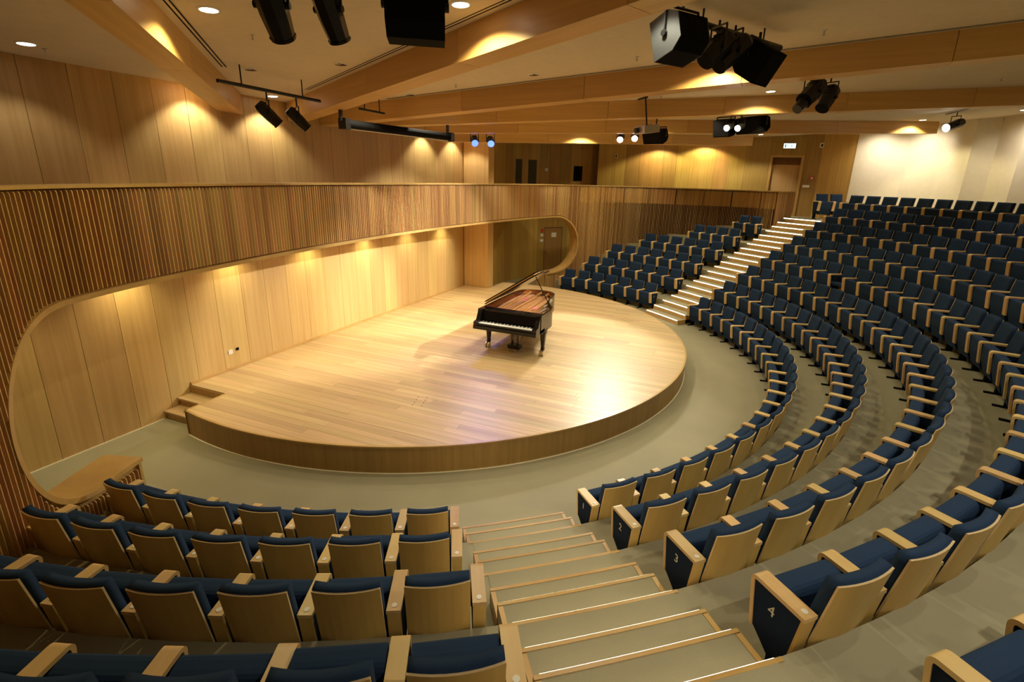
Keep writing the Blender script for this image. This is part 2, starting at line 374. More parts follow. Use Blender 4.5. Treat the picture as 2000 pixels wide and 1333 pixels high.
# backing skins
def skin(bm, s0, s1, ds, zfun, d=0.012, th=0.02, mi=0):
    s = s0
    while s < s1 - 1e-4:
        e = min(s + ds, s1); mid = (s + e) / 2
        for z0, z1 in zfun(mid):
            if z1 - z0 < 0.02: continue
            a0, _ = Fat(s, d); a1, _ = Fat(e, d); b0, _ = Fat(s, d + th); b1, _ = Fat(e, d + th)
            prism(bm, [a0, a1, b1, b0], lambda p: V((p.x, p.y, z0)), lambda p: V((p.x, p.y, z1)))
        s = e
S_DARK = s_at_x(9.3)
def zf(s, lo=0.0, hi=FTOP - 0.01):
    op = opening(s)
    if op is None: return [(lo, hi)]
    out = [(max(op[1] + 0.01, lo), hi)]
    if abs(s) > S_END: out.append((lo, min(op[0] - 0.01, hi)))
    return [q for q in out if q[1] > q[0]]
bm = bmesh.new(); skin(bm, -half, -S_OUT, 0.25, zf); skin(bm, -S_OUT, -S_C, 0.02, zf); skin(bm, -S_C, -S_END, 0.1, zf); skin(bm, -S_END, S_END, 0.25, zf)
skin(bm, S_END, S_C, 0.1, zf); skin(bm, S_C, S_OUT, 0.02, zf); skin(bm, S_OUT, S_DARK, 0.1, zf)
obj('backing_board', bm, M['backing'], fac)
bm = bmesh.new(); skin(bm, S_DARK, half, 0.15, lambda s: [(3.3, FTOP - 0.01)], d=0.03)
obj('dark_void_sheet', bm, M['backing_dark'], fac)
bm = bmesh.new(); skin(bm, S_DARK, half, 0.15, lambda s: [(tier_z(*Fat(s)[0]), 3.3)], d=0.03); obj('dark_void_sheet', bm, M['backing_dark'], fac)  # near-black sheet stands in for the unlit void behind the far slats
# bays of veneer boards behind the upper slats at the far end, with open joints
sj = S_DARK - 0.9
while sj < half - 0.3:
    bm = bmesh.new(); skin(bm, sj + 0.03, min(sj + 1.02, half), 0.105, lambda s: [(3.36, FTOP - 0.06)], d=-0.004, th=0.014)
    obj('backing_panel', bm, M['veneer_dark'], fac); sj += 1.05
# cap rail
bm = bmesh.new(); s = -half
while s < half - 1e-4:
    e = min(s + 0.2, half); q = [Fat(s, -0.055)[0], Fat(e, -0.055)[0], Fat(e, 0.14)[0], Fat(s, 0.14)[0]]
    prism(bm, q, lambda p: V((p.x, p.y, FTOP - 0.005)), lambda p: V((p.x, p.y, FTOP + 0.03))); s = e
obj('cap_rail', bm, M['trim'], fac)
# slatted return along the top of the far stairs
ra, rb = V((10.64, -7.70)), V((11.50, -8.33)); rd = (rb - ra).normalized(); rn = V((-rd.y, rd.x)); rl = (rb - ra).length; u = 0.03
while u < rl:
    p = ra + rd * u; zz = max(DZ * 6, (math.floor((p.length - 7.2) / 0.315)) * DZ / 3 - 0.02); bm = bmesh.new(); slat_bm(bm, p, rd, zz, FTOP - 0.02, 0.024, 0.045); obj('slat', bm, M['slat'], fac); u += 0.06
bm = bmesh.new(); zprism(bm, [ra + rn * 0.012, rb + rn * 0.012, rb + rn * 0.04, ra + rn * 0.04], DZ * 6, FTOP - 0.01); obj('backing_board', bm, M['backing'], fac)
bm = bmesh.new(); zprism(bm, [ra - rn * 0.055, rb - rn * 0.055, rb + rn * 0.10, ra + rn * 0.10], FTOP - 0.005, FTOP + 0.03); obj('cap_rail', bm, M['trim'], fac)
# back skin of the low walls + upper back
bm = bmesh.new()
for sg in (-1, 1):
    a, b = sorted((sg * S_END, sg * (S_OUT + 0.3))); skin(bm, a, b, 0.08, lambda s: [(0.0, (opening(s)[0] - 0.02) if opening(s) else 4.0)], d=0.43, th=0.02)
skin(bm, -S_OUT, S_OUT, 0.3, lambda s: [(ZTOP + 0.9, FTOP)], d=0.43, th=0.02)
obj('back_board', bm, M['veneer_dark'], fac)
# reveal band
out = []
def arc(sg, a0, a1, n): return [(sg * (S_C + RO * math.sin(a)), ZO + RO * math.cos(a), sg * math.sin(a), math.cos(a)) for a in [a0 + (a1 - a0) * i / n for i in range(n + 1)]]
path = [(S_END, 0.0, -1, 0), (S_END, ZBENCH - 0.001, -1, 0)]
def band(nm, pts, th=0.055, d0=-0.05, d1=0.45, m=None):
    bm = bmesh.new(); R_ = []
    for (s_, z_, ns, nz) in pts:
        row = []
        for dd in (d0, d1):
            a, _ = Fat(s_, dd); row.append(bm.verts.new((a.x, a.y, z_)))
        for dd in (d1, d0):
            a, _ = Fat(s_ + ns * th, dd); row.append(bm.verts.new((a.x, a.y, z_ + nz * th)))
        R_.append(row)
    for a, b in zip(R_[:-1], R_[1:]):
        for i in range(4): bm.faces.new((a[i], a[(i + 1) % 4], b[(i + 1) % 4], b[i]))
    bm.faces.new(R_[0]); bm.faces.new(R_[-1][::-1])
    return obj(nm, bm, m or M['trim'], fac)
for sg in (-1, 1):
    pts = [(sg * (S_END - 0.02 + (S_C - S_END + 0.02) * i / 6), ZBENCH, 0, -1) for i in range(6)]
    pts += [(a, b, c, d) for a, b, c, d in arc(sg, PI, 0, 40)]
    o = band('opening_trim', pts)
    # end panel of the low wall
    bm = bmesh.new(); q = [Fat(sg * S_END, -0.04)[0], Fat(sg * (S_END + 0.04), -0.04)[0], Fat(sg * (S_END + 0.04), 0.44)[0], Fat(sg * S_END, 0.44)[0]]
    prism(bm, q, lambda p: V((p.x, p.y, 0.0)), lambda p: V((p.x, p.y, ZBENCH - 0.052))); obj('end_panel', bm, M['trim'], fac)
pts = [(-S_C + 2 * S_C * i / 80, ZTOP, 0, 1) for i in range(81)]; band('head_trim', pts)
# lower band under the trim (smooth face between trim and slats of the low walls)
for sg in (-1, 1):
    bm = bmesh.new(); pts = [(sg * (S_END + (S_C - S_END) * i / 6), ZBENCH - 0.055, 0, -1) for i in range(6)] + [(sg * (S_C + (RO + .055) * math.sin(a)), ZO + (RO + .055) * math.cos(a), sg * math.sin(a), math.cos(a)) for a in [PI - 1.25 * i / 16 for i in range(17)]]
    rows_ = []
    for s_, z_, ns, nz in pts:
        rows_.append([bm.verts.new((*Fat(s_, -0.004)[0], z_)), bm.verts.new((*Fat(s_ + ns * 0.075, -0.004)[0], z_ + nz * 0.075))])
    for a, b in zip(rows_[:-1], rows_[1:]): bm.faces.new((a[0], b[0], b[1], a[1]))
    obj('apron', bm, M['trim'], fac)
# soffit deck behind the screen, over the stage
bm = bmesh.new(); s = -S_OUT
while s < S_OUT - 1e-4:
    e = min(s + 0.25, S_OUT); a, b = Fat(s, 0.44)[0], Fat(e, 0.44)[0]
    yb = lambda x: YW - 0.002 if x < 5.0 else (1.3 if x < 5.5 else 2.2)
    prism(bm, [a, b, V((b.x, yb(b.x))), V((a.x, yb(a.x)))], lambda p: V((p.x, p.y, ZTOP + 0.05)), lambda p: V((p.x, p.y, ZTOP + 0.11))); s = e
struct(obj('ceiling_soffit', bm, M['ceiling']), 'narrow soffit behind the slat screen holding the wall washers')

# ------------------------------------------------------------------ beams
BW, BD = 0.34, 0.35
def beam(x0, sl, y_far, side, label, y_start=YW - 0.003):
    a = V((x0 + sl * (y_start - YW), y_start)); b = V((x0 + sl * (y_far - YW), y_far)); L_ = (b - a).length; d = (b - a).normalized()
    n = V((-d.y, d.x)) * side                                   # towards the hidden face
    rz = math.atan2(d.y, d.x)
    root = empty('ceiling_beam', (a.x, a.y, 0), rz); struct(root, label)
    y1 = 0 if True else 0; sgn = side
    def zc(u): return ceil_z(a.y + d.y * u)
    step = 2.42; u = 0.0; first = True
    while u < L_ - 0.01:
        e = min(u + (step if not first else 1.3), L_); first = False
        bm = bmesh.new(); g = 0.004
        P = [(u + g, 0), (e - g, 0), (e - g, sgn * BW), (u + g, sgn * BW)]
        if sgn < 0: P = P[::-1]
        prism(bm, P, lambda p: V((p[0], p[1], zc(p[0]) - BD)), lambda p: V((p[0], p[1], zc(p[0]) - 0.001)))
        bevel(bm, 0.006, 1)
        obj('panel', bm, M['beam'], root); u = e
    bm = bmesh.new(); P = [(0, sgn * 0.02), (L_ - .01, sgn * 0.02), (L_ - .01, sgn * (BW - .02)), (0, sgn * (BW - .02))]
    prism(bm, P, lambda p: V((p[0], p[1], zc(p[0]) - BD + 0.02)), lambda p: V((p[0], p[1], zc(p[0]) - 0.002))); obj('core', bm, M['backing'], root)
    return a, d, n
B1 = beam(-3.234, 1.079, -5.2, -1, 'oak clad ceiling beam nearest the viewer, running over the left of the stage')
B2 = beam(-2.210, 0.488, -12.5, 1, 'oak clad ceiling beam, second of the fan counting from the left')
B3 = beam(-1.320, 0.078, -14.5, 1, 'oak clad ceiling beam, third of the fan counting from the left')
B4 = beam(-0.890, -0.302, -14.5, 1, 'oak clad ceiling beam, fourth of the fan, passing behind the projector')
B5 = beam(0.414, -0.665, -11.85, 1, 'oak clad ceiling beam, fifth of the fan, reaching the white wall')
B6 = beam(3.269, -0.94, -6.60, 1, 'oak clad ceiling beam farthest from the viewer, ending beside the exit door')
# linear slot diffusers alongside beams
def slot(x0, sl, ya, yb, off, label):
    a = V((x0 + sl * (ya - YW), ya)); b = V((x0 + sl * (yb - YW), yb)); d = (b - a).normalized(); L_ = (b - a).length
    root = tag(empty('slot_diffuser', (a.x, a.y, 0), math.atan2(d.y, d.x)), label, 'air vent', 'slot diffusers beside the beams')
    zc = lambda u: ceil_z(a.y + d.y * u)
    for o_, nm, m_, w_, dz_ in ((off, 'slot', M['black_matt'], 0.018, 0.004), (off + math.copysign(0.05, off), 'slot', M['black_matt'], 0.018, 0.004), (off + math.copysign(0.025, off), 'frame', M['ceiling'], 0.075, 0.002)):
        bm = bmesh.new(); prism(bm, [(0, o_ - w_ / 2), (L_, o_ - w_ / 2), (L_, o_ + w_ / 2), (0, o_ + w_ / 2)], lambda p: V((p[0], p[1], zc(p[0]) - dz_)), lambda p: V((p[0], p[1], zc(p[0]) + 0.001))); obj(nm, bm, m_, root)
slot(-3.234, 1.079, 0.75, -5.0, 0.10, 'black twin slot diffuser beside the nearest ceiling beam')
slot(-2.210, 0.488, 0.9, -9.0, -0.10, 'black twin slot diffuser beside the second ceiling beam')
slot(-1.320, 0.078, 0.3, -12.0, -0.08, 'thin slot diffuser beside the third ceiling beam')

# ------------------------------------------------------------------ stage
SX, SY, SR = 0.25, 0.29, 6.10
stage = tag(empty('stage', (0, 0, 0)), 'low curved stage of pale oak planks with veneered front, under the piano', 'stage')
def lerp0(a, b, t): return a + (b - a) * t
def y_low(x): return SY - math.sqrt(max((SR - 0.03) ** 2 - (x - SX) ** 2, 0.0001))
def y_top(x):
    yc = SY + math.sqrt(max((SR - 0.03) ** 2 - (x - SX) ** 2, 0.0001))
    if x < -5.02: return min(1.40, yc)
    if x > 5.02: return min(1.33, yc)
    return YW - 0.003
x = SX - SR + 0.0315; PWID = 0.152
while x < SX + SR - 0.04:
    xe = min(x + PWID, SX + SR - 0.0315)
    if x < -5.02 < xe: xe = -5.02
    if x < 5.02 < xe: xe = 5.02
    a0, a1 = y_low(x + .002), y_low(xe - .002); b0, b1 = y_top(x + .002), y_top(xe - .002)
    cuts = []; yy = max(a0, a1) + random.uniform(0.5, 2.4)
    while yy < min(b0, b1) - 0.4: cuts.append(yy); yy += random.uniform(1.6, 2.9)
    ends = ['lo'] + cuts + ['hi']; NS = 6 if (x < SX - 4.5 or x > SX + 4.5) else 2
    for p_, q_ in zip(ends[:-1], ends[1:]):
        bm = bmesh.new(); g = 0.0015; xs = [lerp0(x + g, xe - g, k_ / NS) for k_ in range(NS + 1)]
        lo_ = [(xx, (y_low(xx) if p_ == 'lo' else p_) + g) for xx in xs]; hi_ = [(xx, (y_top(xx) if q_ == 'hi' else q_) - g) for xx in xs]
        zprism(bm, lo_ + hi_[::-1], HS - 0.02, HS + random.uniform(-0.0006, 0.0006))
        obj('plank', bm, M['plank'], stage)
    x = xe
aL = math.atan2(1.43 - SY, -math.sqrt(SR ** 2 - (1.43 - SY) ** 2)); aR = math.atan2(1.36 - SY, math.sqrt(SR ** 2 - (1.36 - SY) ** 2))
aL -= 2 * PI if aL > 0 else 0
def arcpts(R, n=120): return [(SX + R * math.cos(aL + (aR - aL) * i / n), SY + R * math.sin(aL + (aR - aL) * i / n)) for i in range(n + 1)]
def ringwall(name, R0, R1_, z0, z1, m, n=120, i0=0, i1=None):
    bm = bmesh.new(); A = arcpts(R0, n)[i0:i1]; B = arcpts(R1_, n)[i0:i1]; rows_ = []
    for p, q in zip(A, B): rows_.append([bm.verts.new((p[0], p[1], z0)), bm.verts.new((q[0], q[1], z0)), bm.verts.new((q[0], q[1], z1)), bm.verts.new((p[0], p[1], z1))])
    for a, b in zip(rows_[:-1], rows_[1:]):
        for i in range(4): bm.faces.new((a[i], a[(i + 1) % 4], b[(i + 1) % 4], b[i]))
    bm.faces.new(rows_[0]); bm.faces.new(rows_[-1][::-1]); return obj(name, bm, m, stage)
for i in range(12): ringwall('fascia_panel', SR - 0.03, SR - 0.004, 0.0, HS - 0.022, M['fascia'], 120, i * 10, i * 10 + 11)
ringwall('nosing', SR - 0.032, SR + 0.006, HS - 0.022, HS + 0.001, M['trim'])
ringwall('base_line', SR - 0.004, SR + 0.016, 0.0, 0.010, M['line'])
bm = bmesh.new()
zprism(bm, [(-5.78, 1.402), (-5.02, 1.402), (-5.02, 1.432), (-5.76, 1.432)], HS - 0.03, HS + 0.001); obj('nosing', bm, M['trim'], stage)
bm = bmesh.new(); zprism(bm, [(-5.76, 1.405), (-5.04, 1.405), (-5.04, 1.425), (-5.75, 1.425)], 0, HS - 0.03); zprism(bm, [(-5.04, 1.43), (-5.02, 1.43), (-5.02, YW - .005), (-5.04, YW - .005)], 0, HS - 0.02); obj('fascia_panel', bm, M['fascia'], stage)
bm = bmesh.new(); zprism(bm, [(5.03, 1.335), (6.2, 1.335), (6.2, 1.36), (5.03, 1.36)], 0, HS + 0.001); obj('fascia_panel', bm, M['fascia'], stage)
bm = bmesh.new(); P = arcpts(SR - 0.04, 80); zprism(bm, [p for p in P if p[1] < 1.32], HS - 0.06, HS - 0.021); obj('subfloor', bm, M['backing'], stage)
bm = bmesh.new(); zprism(bm, [(-5.02, 1.2), (5.02, 1.2), (5.02, YW - .004), (-5.02, YW - .004)], HS - 0.06, HS - 0.0215); obj('subfloor', bm, M['backing'], stage)
st = tag(empty('stage_steps', (-5.04, 1.87, 0)), 'three small oak steps up to the stage beside the panelled wall', 'steps')
for i, (x0, x1) in enumerate(((-0.50, 0.0), (-0.25, 0.0))):
    z = (i + 1) * HS / 3
    bm = bmesh.new(); box(bm, x0, 0, -0.43, 0.435, z - 0.03, z); obj('tread', bm, M['plank'], st)
    bm = bmesh.new(); box(bm, x0 + 0.025, x0 + 0.045, -0.43, 0.435, z - HS / 3, z - 0.03); obj('riser', bm, M['fascia'], st)
# floor pockets on the stage
for i, (cx, cy, rz_, lab) in enumerate(((-3.95, -1.9, 0.3, 'row of tiny dark floor sockets at the left of the stage'), (3.2, -4.1, 0.9, 'row of tiny dark floor sockets at the right edge of the stage'))):
    r_ = tag(empty('floor_sockets', (cx, cy, HS), rz_), lab, 'socket')
    for j in range(8):
        bm = bmesh.new(); tube(bm, ((j % 4) * 0.11, (j // 4) * 0.16, 0.0008), ((j % 4) * 0.11, (j // 4) * 0.16, 0.003), 0.012, 8); obj('socket', bm, M['backing'], r_)

# ------------------------------------------------------------------ aisle stairs
def lerp(a, b, t): return a + (b - a) * t
def interp(T, x):
    if x <= T[0][0]: return T[0][1]
    for (a, u), (b, v) in zip(T[:-1], T[1:]):
        if x <= b: return lerp(u, v, (x - a) / (b - a))
    return T[-1][1]
def stairs(label, aA, aB, n):
    """aA, aB: tables radius -> angle (deg) of both sides"""
    root = tag(empty('aisle_stairs', (0, 0, 0)), label, 'stairs')
    Rs = []
    for i in range(1, n + 1):
        m = (i + 2) // 3; e = edge_r(m + 1); Rs.append(e - (0.62, 0.325, 0.0)[(i - 1) % 3])
    Rs.append(Rs[-1] + 0.35)
    for i in range(1, n + 1):
        r0, r1, z = Rs[i - 1], Rs[i], i * DZ / 3
        def pt(r, t, z_=0):
            a, b = math.radians(interp(aA, r)), math.radians(interp(aB, r)); P0 = V((r * math.cos(a), r * math.sin(a))); P1 = V((r * math.cos(b), r * math.sin(b))); q = P0.lerp(P1, t)
            mid = V((r * math.cos((a + b) / 2), r * math.sin((a + b) / 2))); sag = (mid - (P0 + P1) / 2) * (1 - (2 * t - 1) ** 2) * 0.35
            return q + sag
        def quad(ra, rb, ta, tb, z0, z1, nm, m, par):
            bm = bmesh.new(); n_ = 6; A = [pt(ra, lerp(ta, tb, j / n_)) for j in range(n_ + 1)]; B = [pt(rb, lerp(ta, tb, j / n_)) for j in range(n_ + 1)]
            rows_ = [[bm.verts.new((p.x, p.y, z0)), bm.verts.new((q.x, q.y, z0)), bm.verts.new((q.x, q.y, z1)), bm.verts.new((p.x, p.y, z1))] for p, q in zip(A, B)]
            for a, b in zip(rows_[:-1], rows_[1:]):
                for k_ in range(4): bm.faces.new((a[k_], a[(k_ + 1) % 4], b[(k_ + 1) % 4], b[k_]))
            bm.faces.new(rows_[0]); bm.faces.new(rows_[-1][::-1]); return obj(nm, bm, m, par)
        full = (i % 3 == 0)
        zb = z - DZ / 3
        stp = quad(r0 + 0.027, r1 + 0.02, 0.03, 0.97, z - 0.03, z + (0.004 if full else 0.0), 'step', M['tread'], root)
        quad(r0, r0 + 0.028, 0.0, 1.0, z - 0.035, z + 0.005, 'nosing', M['trim'], stp)
        quad(r0 + 0.004, r0 + 0.02, 0.0, 1.0, zb + 0.001, z - 0.036, 'riser', M['veneer'], stp)
        quad(r0 - 0.006, r0 - 0.0005, 0.03, 0.97, z - 0.022, z - 0.001, 'led_strip', M['led'], stp)
        if not full:
            quad(r0 + 0.036, r1 + 0.0, 0.0, 0.029, zb + 0.001, z + 0.004, 'side_trim', M['trim'], stp)
            quad(r0 + 0.036, r1 + 0.0, 0.971, 1.0, zb + 0.001, z + 0.004, 'side_trim', M['trim'], stp)
    return root
stairs('lit carpeted stairs on the far side, bright LED nosings climbing to the exit door', [(7.2, -34.3), (8.3, -35.7), (10.2, -36.2), (13.6, -36.5)], [(7.17, -46.2), (9.3, -45.1), (11, -44.5), (12.4, -44.2), (13.4, -43.2), (13.8, -42.0)], 21)
stairs('carpeted stairs with oak nosings in the near aisle, between numbered seat rows', [(7.17, -137.1), (8.1, -137.9), (9.1, -138.5), (10.0, -138.9), (12, -139.3)], [(7.17, -147.4), (8.1, -147.0), (10.3, -146.2), (12, -145.8)], 15)

# ------------------------------------------------------------------ seats
AW = 0.098
def path_round(pts, r=0.03, n=5):
    out = [V(pts[0])]
    for i in range(1, len(pts) - 1):
        p = V(pts[i]); a = (V(pts[i - 1]) - p).normalized(); b = (V(pts[i + 1]) - p).normalized()
        for j in range(n + 1):
            t = j / n; out.append((p + a * r) * (1 - t) ** 2 + p * 2 * t * (1 - t) + (p + b * r) * t * t)
    out.append(V(pts[-1])); return out
def mesh_of(bm, name, mats, smooth=False):
    bmesh.ops.recalc_face_normals(bm, faces=bm.faces); d = bpy.data.meshes.new(name); bm.to_mesh(d); bm.free()
    for m in mats: d.materials.append(m)
    if smooth:
        for p in d.polygons: p.use_smooth = True
    return d
SM = {}
bm = bmesh.new(); sweep(bm, path_round([(0.020, 0.305), (-0.022, 0.637), (0.345, 0.637)], 0.035), 0.026, -AW / 2, AW / 2)
SM['armrest'] = mesh_of(bm, 'armrest', [M['arm']])
bm = bmesh.new(); sweep(bm, [(0.332, 0.623), (0.296, 0.36), (0.27, 0.16)], 0.02, -AW / 2 + 0.004, AW / 2 - 0.004)
SM['rear_board'] = mesh_of(bm, 'rear_board', [M['ply']])
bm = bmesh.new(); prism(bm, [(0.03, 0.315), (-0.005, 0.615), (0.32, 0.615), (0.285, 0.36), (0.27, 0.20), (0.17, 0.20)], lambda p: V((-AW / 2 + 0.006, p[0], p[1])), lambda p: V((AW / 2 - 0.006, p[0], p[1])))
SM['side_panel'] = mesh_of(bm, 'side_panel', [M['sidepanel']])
bm = bmesh.new(); box(bm, -0.03, 0.03, 0.15, 0.25, 0.02, 0.25); box(bm, -0.025, 0.025, 0.03, 0.36 - 0.10, 0.0, 0.022)
SM['leg'] = mesh_of(bm, 'leg', [M['black_matt']])
# tipped-up cushion
bm = bmesh.new(); x0, x1 = AW / 2 + 0.008, 0.56 - AW / 2 - 0.008
prof = path_round([(0.09, 0.17), (0.02, 0.40), (0.004, 0.637), (0.160, 0.628), (0.185, 0.30), (0.15, 0.17), (0.09, 0.17)], 0.055, 4)[1:-1]
prism(bm, prof, lambda p: V((x0, p.x, p.y)), lambda p: V((x1, p.x, p.y)))
bevel(bm, 0.012, 2, 1.3); SM['seat_cushion'] = mesh_of(bm, 'seat_cushion', [M['blue']])
bm = bmesh.new(); prof = path_round([(0.02, 0.40), (0.02, 0.46), (0.30, 0.44), (0.30, 0.35), (0.04, 0.36), (0.02, 0.40)], 0.02, 2)[:-1]
prism(bm, prof, lambda p: V((x0, p.x, p.y)), lambda p: V((x1, p.x, p.y))); bevel(bm, 0.012, 2, 0.9); SM['seat_cushion_down'] = mesh_of(bm, 'seat_cushion_down', [M['blue']])
# curved back: shell and cushion as grids
def yb(u, z):   # u in -1..1 across, rear face of the cushion
    base = 0.312 + (z - 0.44) * 0.185
    return base + 0.030 * (1 - u * u)
def slab(bm, z0, z1, xa, xb, t0, t1, nu=8, zs=None, mi=0, edge_mi=None, top_fwd=0.0):
    zs = zs or [z0, z1]; G = {}
    for side, t in ((0, t0), (1, t1)):
        for i in range(nu + 1):
            for j, z in enumerate(zs):
                u = -1 + 2 * i / nu; G[side, i, j] = bm.verts.new((lerp(xa, xb, i / nu), yb(u, z) + t, z))
    m_ = len(zs) - 1; em = mi if edge_mi is None else edge_mi
    for i in range(nu):
        for j in range(m_):
            for sd in (0, 1): bm.faces.new((G[sd, i, j], G[sd, i + 1, j], G[sd, i + 1, j + 1], G[sd, i, j + 1])).material_index = mi
        for j in (0, m_): bm.faces.new((G[0, i, j], G[0, i + 1, j], G[1, i + 1, j], G[1, i, j])).material_index = em
    for i in (0, nu):
        for j in range(m_): bm.faces.new((G[0, i, j], G[0, i, j + 1], G[1, i, j + 1], G[1, i, j])).material_index = em
bx0, bx1 = 0.064, 0.496
bm = bmesh.new(); slab(bm, 0.20, 0.888, bx0, bx1, 0.0, 0.013, 8, [0.20, 0.5, 0.888], 0, 1); SM['back_shell'] = mesh_of(bm, 'back_shell', [M['ply'], M['plyedge']])
bm = bmesh.new(); slab(bm, 0.40, 0.900, bx0 + 0.004, bx1 - 0.004, -0.070, -0.001, 8, [0.40, 0.62, 0.84, 0.900])
bevel(bm, 0.022, 3, 0.9); SM['back_cushion'] = mesh_of(bm, 'back_cushion', [M['blue']])
for p in SM['back_cushion'].polygons: p.use_smooth = True
for p in SM['seat_cushion'].polygons: p.use_smooth = False
bm = bmesh.new(); tube(bm, (0, 0.30, 0.6502), (0, 0.30, 0.653), 0.019, 14); SM['seat_number'] = mesh_of(bm, 'seat_number', [M['plastic']])
# second leg foot (toe pointing into the row)
ORD = ['first', 'second', 'third', 'fourth', 'fifth', 'sixth', 'seventh', 'eighth', 'ninth', 'tenth', 'eleventh', 'twelfth', 'thirteenth', 'fourteenth', 'fifteenth', 'sixteenth', 'seventeenth', 'eighteenth', 'nineteenth', 'twentieth', 'twenty-first', 'twenty-second', 'twenty-third', 'twenty-fourth', 'twenty-fifth', 'twenty-sixth', 'twenty-seventh', 'twenty-eighth', 'twenty-ninth', 'thirtieth', 'thirty-first', 'thirty-second', 'thirty-third', 'thirty-fourth', 'thirty-fifth', 'thirty-sixth']
def text_mesh(txt, size):
    c = bpy.data.curves.new('txt', 'FONT'); c.body = txt; c.size = size; c.extrude = 0.0015; c.align_x = 'CENTER'; c.align_y = 'CENTER'; c.resolution_u = 3
    o = bpy.data.objects.new('txt', c); COL.objects.link(o); dg = bpy.context.evaluated_depsgraph_get(); me = bpy.data.meshes.new_from_object(o.evaluated_get(dg)); bpy.data.objects.remove(o); bpy.data.curves.remove(c)
    me.materials.clear(); me.materials.append(M['numeral']); return me
M['numeral'] = mat('numeral', (0.62, 0.58, 0.46), 0.4)
def arm_set(root, x, nums, s=1.0):
    for nm in ('armrest', 'rear_board', 'side_panel', 'leg') + (('seat_number',) if nums else ()):
        o = bpy.data.objects.new(nm, SM[nm]); COL.objects.link(o); o.parent = root; o.location = (x, 0, 0)
def make_seat(loc, th, sc, label, group, down=False, high=False, last=False, nums=True, rowno=None, numside=0):
    root = bpy.data.objects.new('theatre_seat', None); COL.objects.link(root); root.location = loc; root.rotation_euler = (0, 0, th); root.scale = (sc, 1, 1); root.empty_display_size = 0.1
    tag(root, label, 'seat', group)
    arm_set(root, 0.0, nums)
    for nm in ('seat_cushion_down' if down else 'seat_cushion', 'back_cushion', 'back_shell'):
        o = bpy.data.objects.new('seat_cushion' if nm.startswith('seat_cushion') else nm, SM[nm]); COL.objects.link(o); o.parent = root
        if high and nm == 'seat_cushion': o.location = (0, 0.02, 0.045)
    if last: arm_set(root, 0.56, nums)
    if rowno:
        key = 'num%d' % rowno
        if key not in SM: SM[key] = text_mesh(str(rowno), 0.10)
        o = bpy.data.objects.new('row_number', SM[key]); COL.objects.link(o); o.parent = root
        if numside > 0: o.location = (0.56 + AW / 2 - 0.004, 0.14, 0.51); o.rotation_euler = (PI / 2, 0, PI / 2)
        else: o.location = (-AW / 2 + 0.004, 0.14, 0.51); o.rotation_euler = (PI / 2, 0, -PI / 2)
    return root
def in_view(p, mx=110):
    d = V(p) - CP; z = d.dot(RF)
    if z < 0.3: return False
    x = 1029.4 + 982.15 * d.dot(RX) / z; y = 638.4 - 982.15 * d.dot(RU) / z
    return -mx < x < 2000 + mx and -150 < y < 1333 + 260
ROWN = ['', 'front', 'second', 'third', 'fourth', 'fifth', 'sixth', 'seventh', 'top']
nseat = 0
def seat_row(k, a0, a1, n, block, frm_desc0, frm_desc1, rowno0=False, rowno1=False, down=(), rfix=None, high=()):
    """seats from angle a0 to a1 (deg, decreasing); index 0 at a0"""
    global nseat
    R = row_r(k) if rfix is None else rfix; z = (k - 1) * DZ
    h = math.degrees(0.5 * AW / R); a0 -= h; a1 += h; pitch = (a0 - a1) / n
    for i in range(n):
        a = math.radians(a0 - i * pitch); a2 = math.radians(a0 - (i + 1) * pitch)
        P = V((R * math.cos(a), R * math.sin(a), z)); Q = V((R * math.cos(a2), R * math.sin(a2), z))
        if not in_view(P + V((0, 0, .5))): continue
        d = Q - P; th = math.atan2(d.y, d.x); sc = d.length / 0.56
        if i < n / 2: lab = '%s %s seat from %s' % ('navy tip-up', ORD[i], frm_desc0)
        else: lab = '%s %s seat from %s' % ('navy tip-up', ORD[n - 1 - i], frm_desc1)
        lab += ', %s row, %s block' % (ROWN[k], block)
        lab = lab.replace('tip-up first seat from', 'tip-up seat beside')
        if i in down: lab = lab.replace('navy tip-up', 'navy folded-down')
        make_seat(P, th, sc, lab, 'seats in the %s row of the %s block' % (ROWN[k], block), down=i in down, high=i in high, last=(i == n - 1), nums=True,
                  rowno=k if ((i == 0 and rowno0) or (i == n - 1 and rowno1)) else None, numside=-1 if (i == 0 and rowno0) else 1)
        nseat += 1
mid0 = [0, -46.47, -45.87, -45.35, -44.90, -44.65, -44.47, -44.18, -43.43]
mid1 = [0, -136.82, -137.51, -138.04, -138.44, -138.7, -138.9, -139.0, -139.0]
midn = [0, 21, 24, 27, 30, 33, 36, 39, 42]
for k in range(1, 9):
    seat_row(k, mid0[k], mid1[k], midn[k], 'centre', 'far stairs', 'near stairs', rowno1=(k <= 5), down=(5,) if k == 4 else ())
far = {1: (-3.54, -33.78, 7), 2: (-7.53, -35.26, 7), 3: (-11.05, -35.2, 7), 4: (-16.57, -35.5, 6), 5: (-24.9, -35.3, 4), 6: (-31.07, -36.0, 2)}
for k, (a0, a1, n) in far.items(): seat_row(k, a0, a1, n, 'far', 'screen', 'stairs', rowno1=True)
nearb = {1: (-147.77, -177.9, 7), 2: (-147.84, -174.0, 7), 3: (-147.16, -170.6, 7), 4: (-146.70, -165.6, 6)}
for k, (a0, a1, n) in nearb.items(): seat_row(k, a0, a1, n, 'near left', 'stairs', 'screen', rowno0=False, high={4: (1,), 2: (1,)}.get(k, ()))
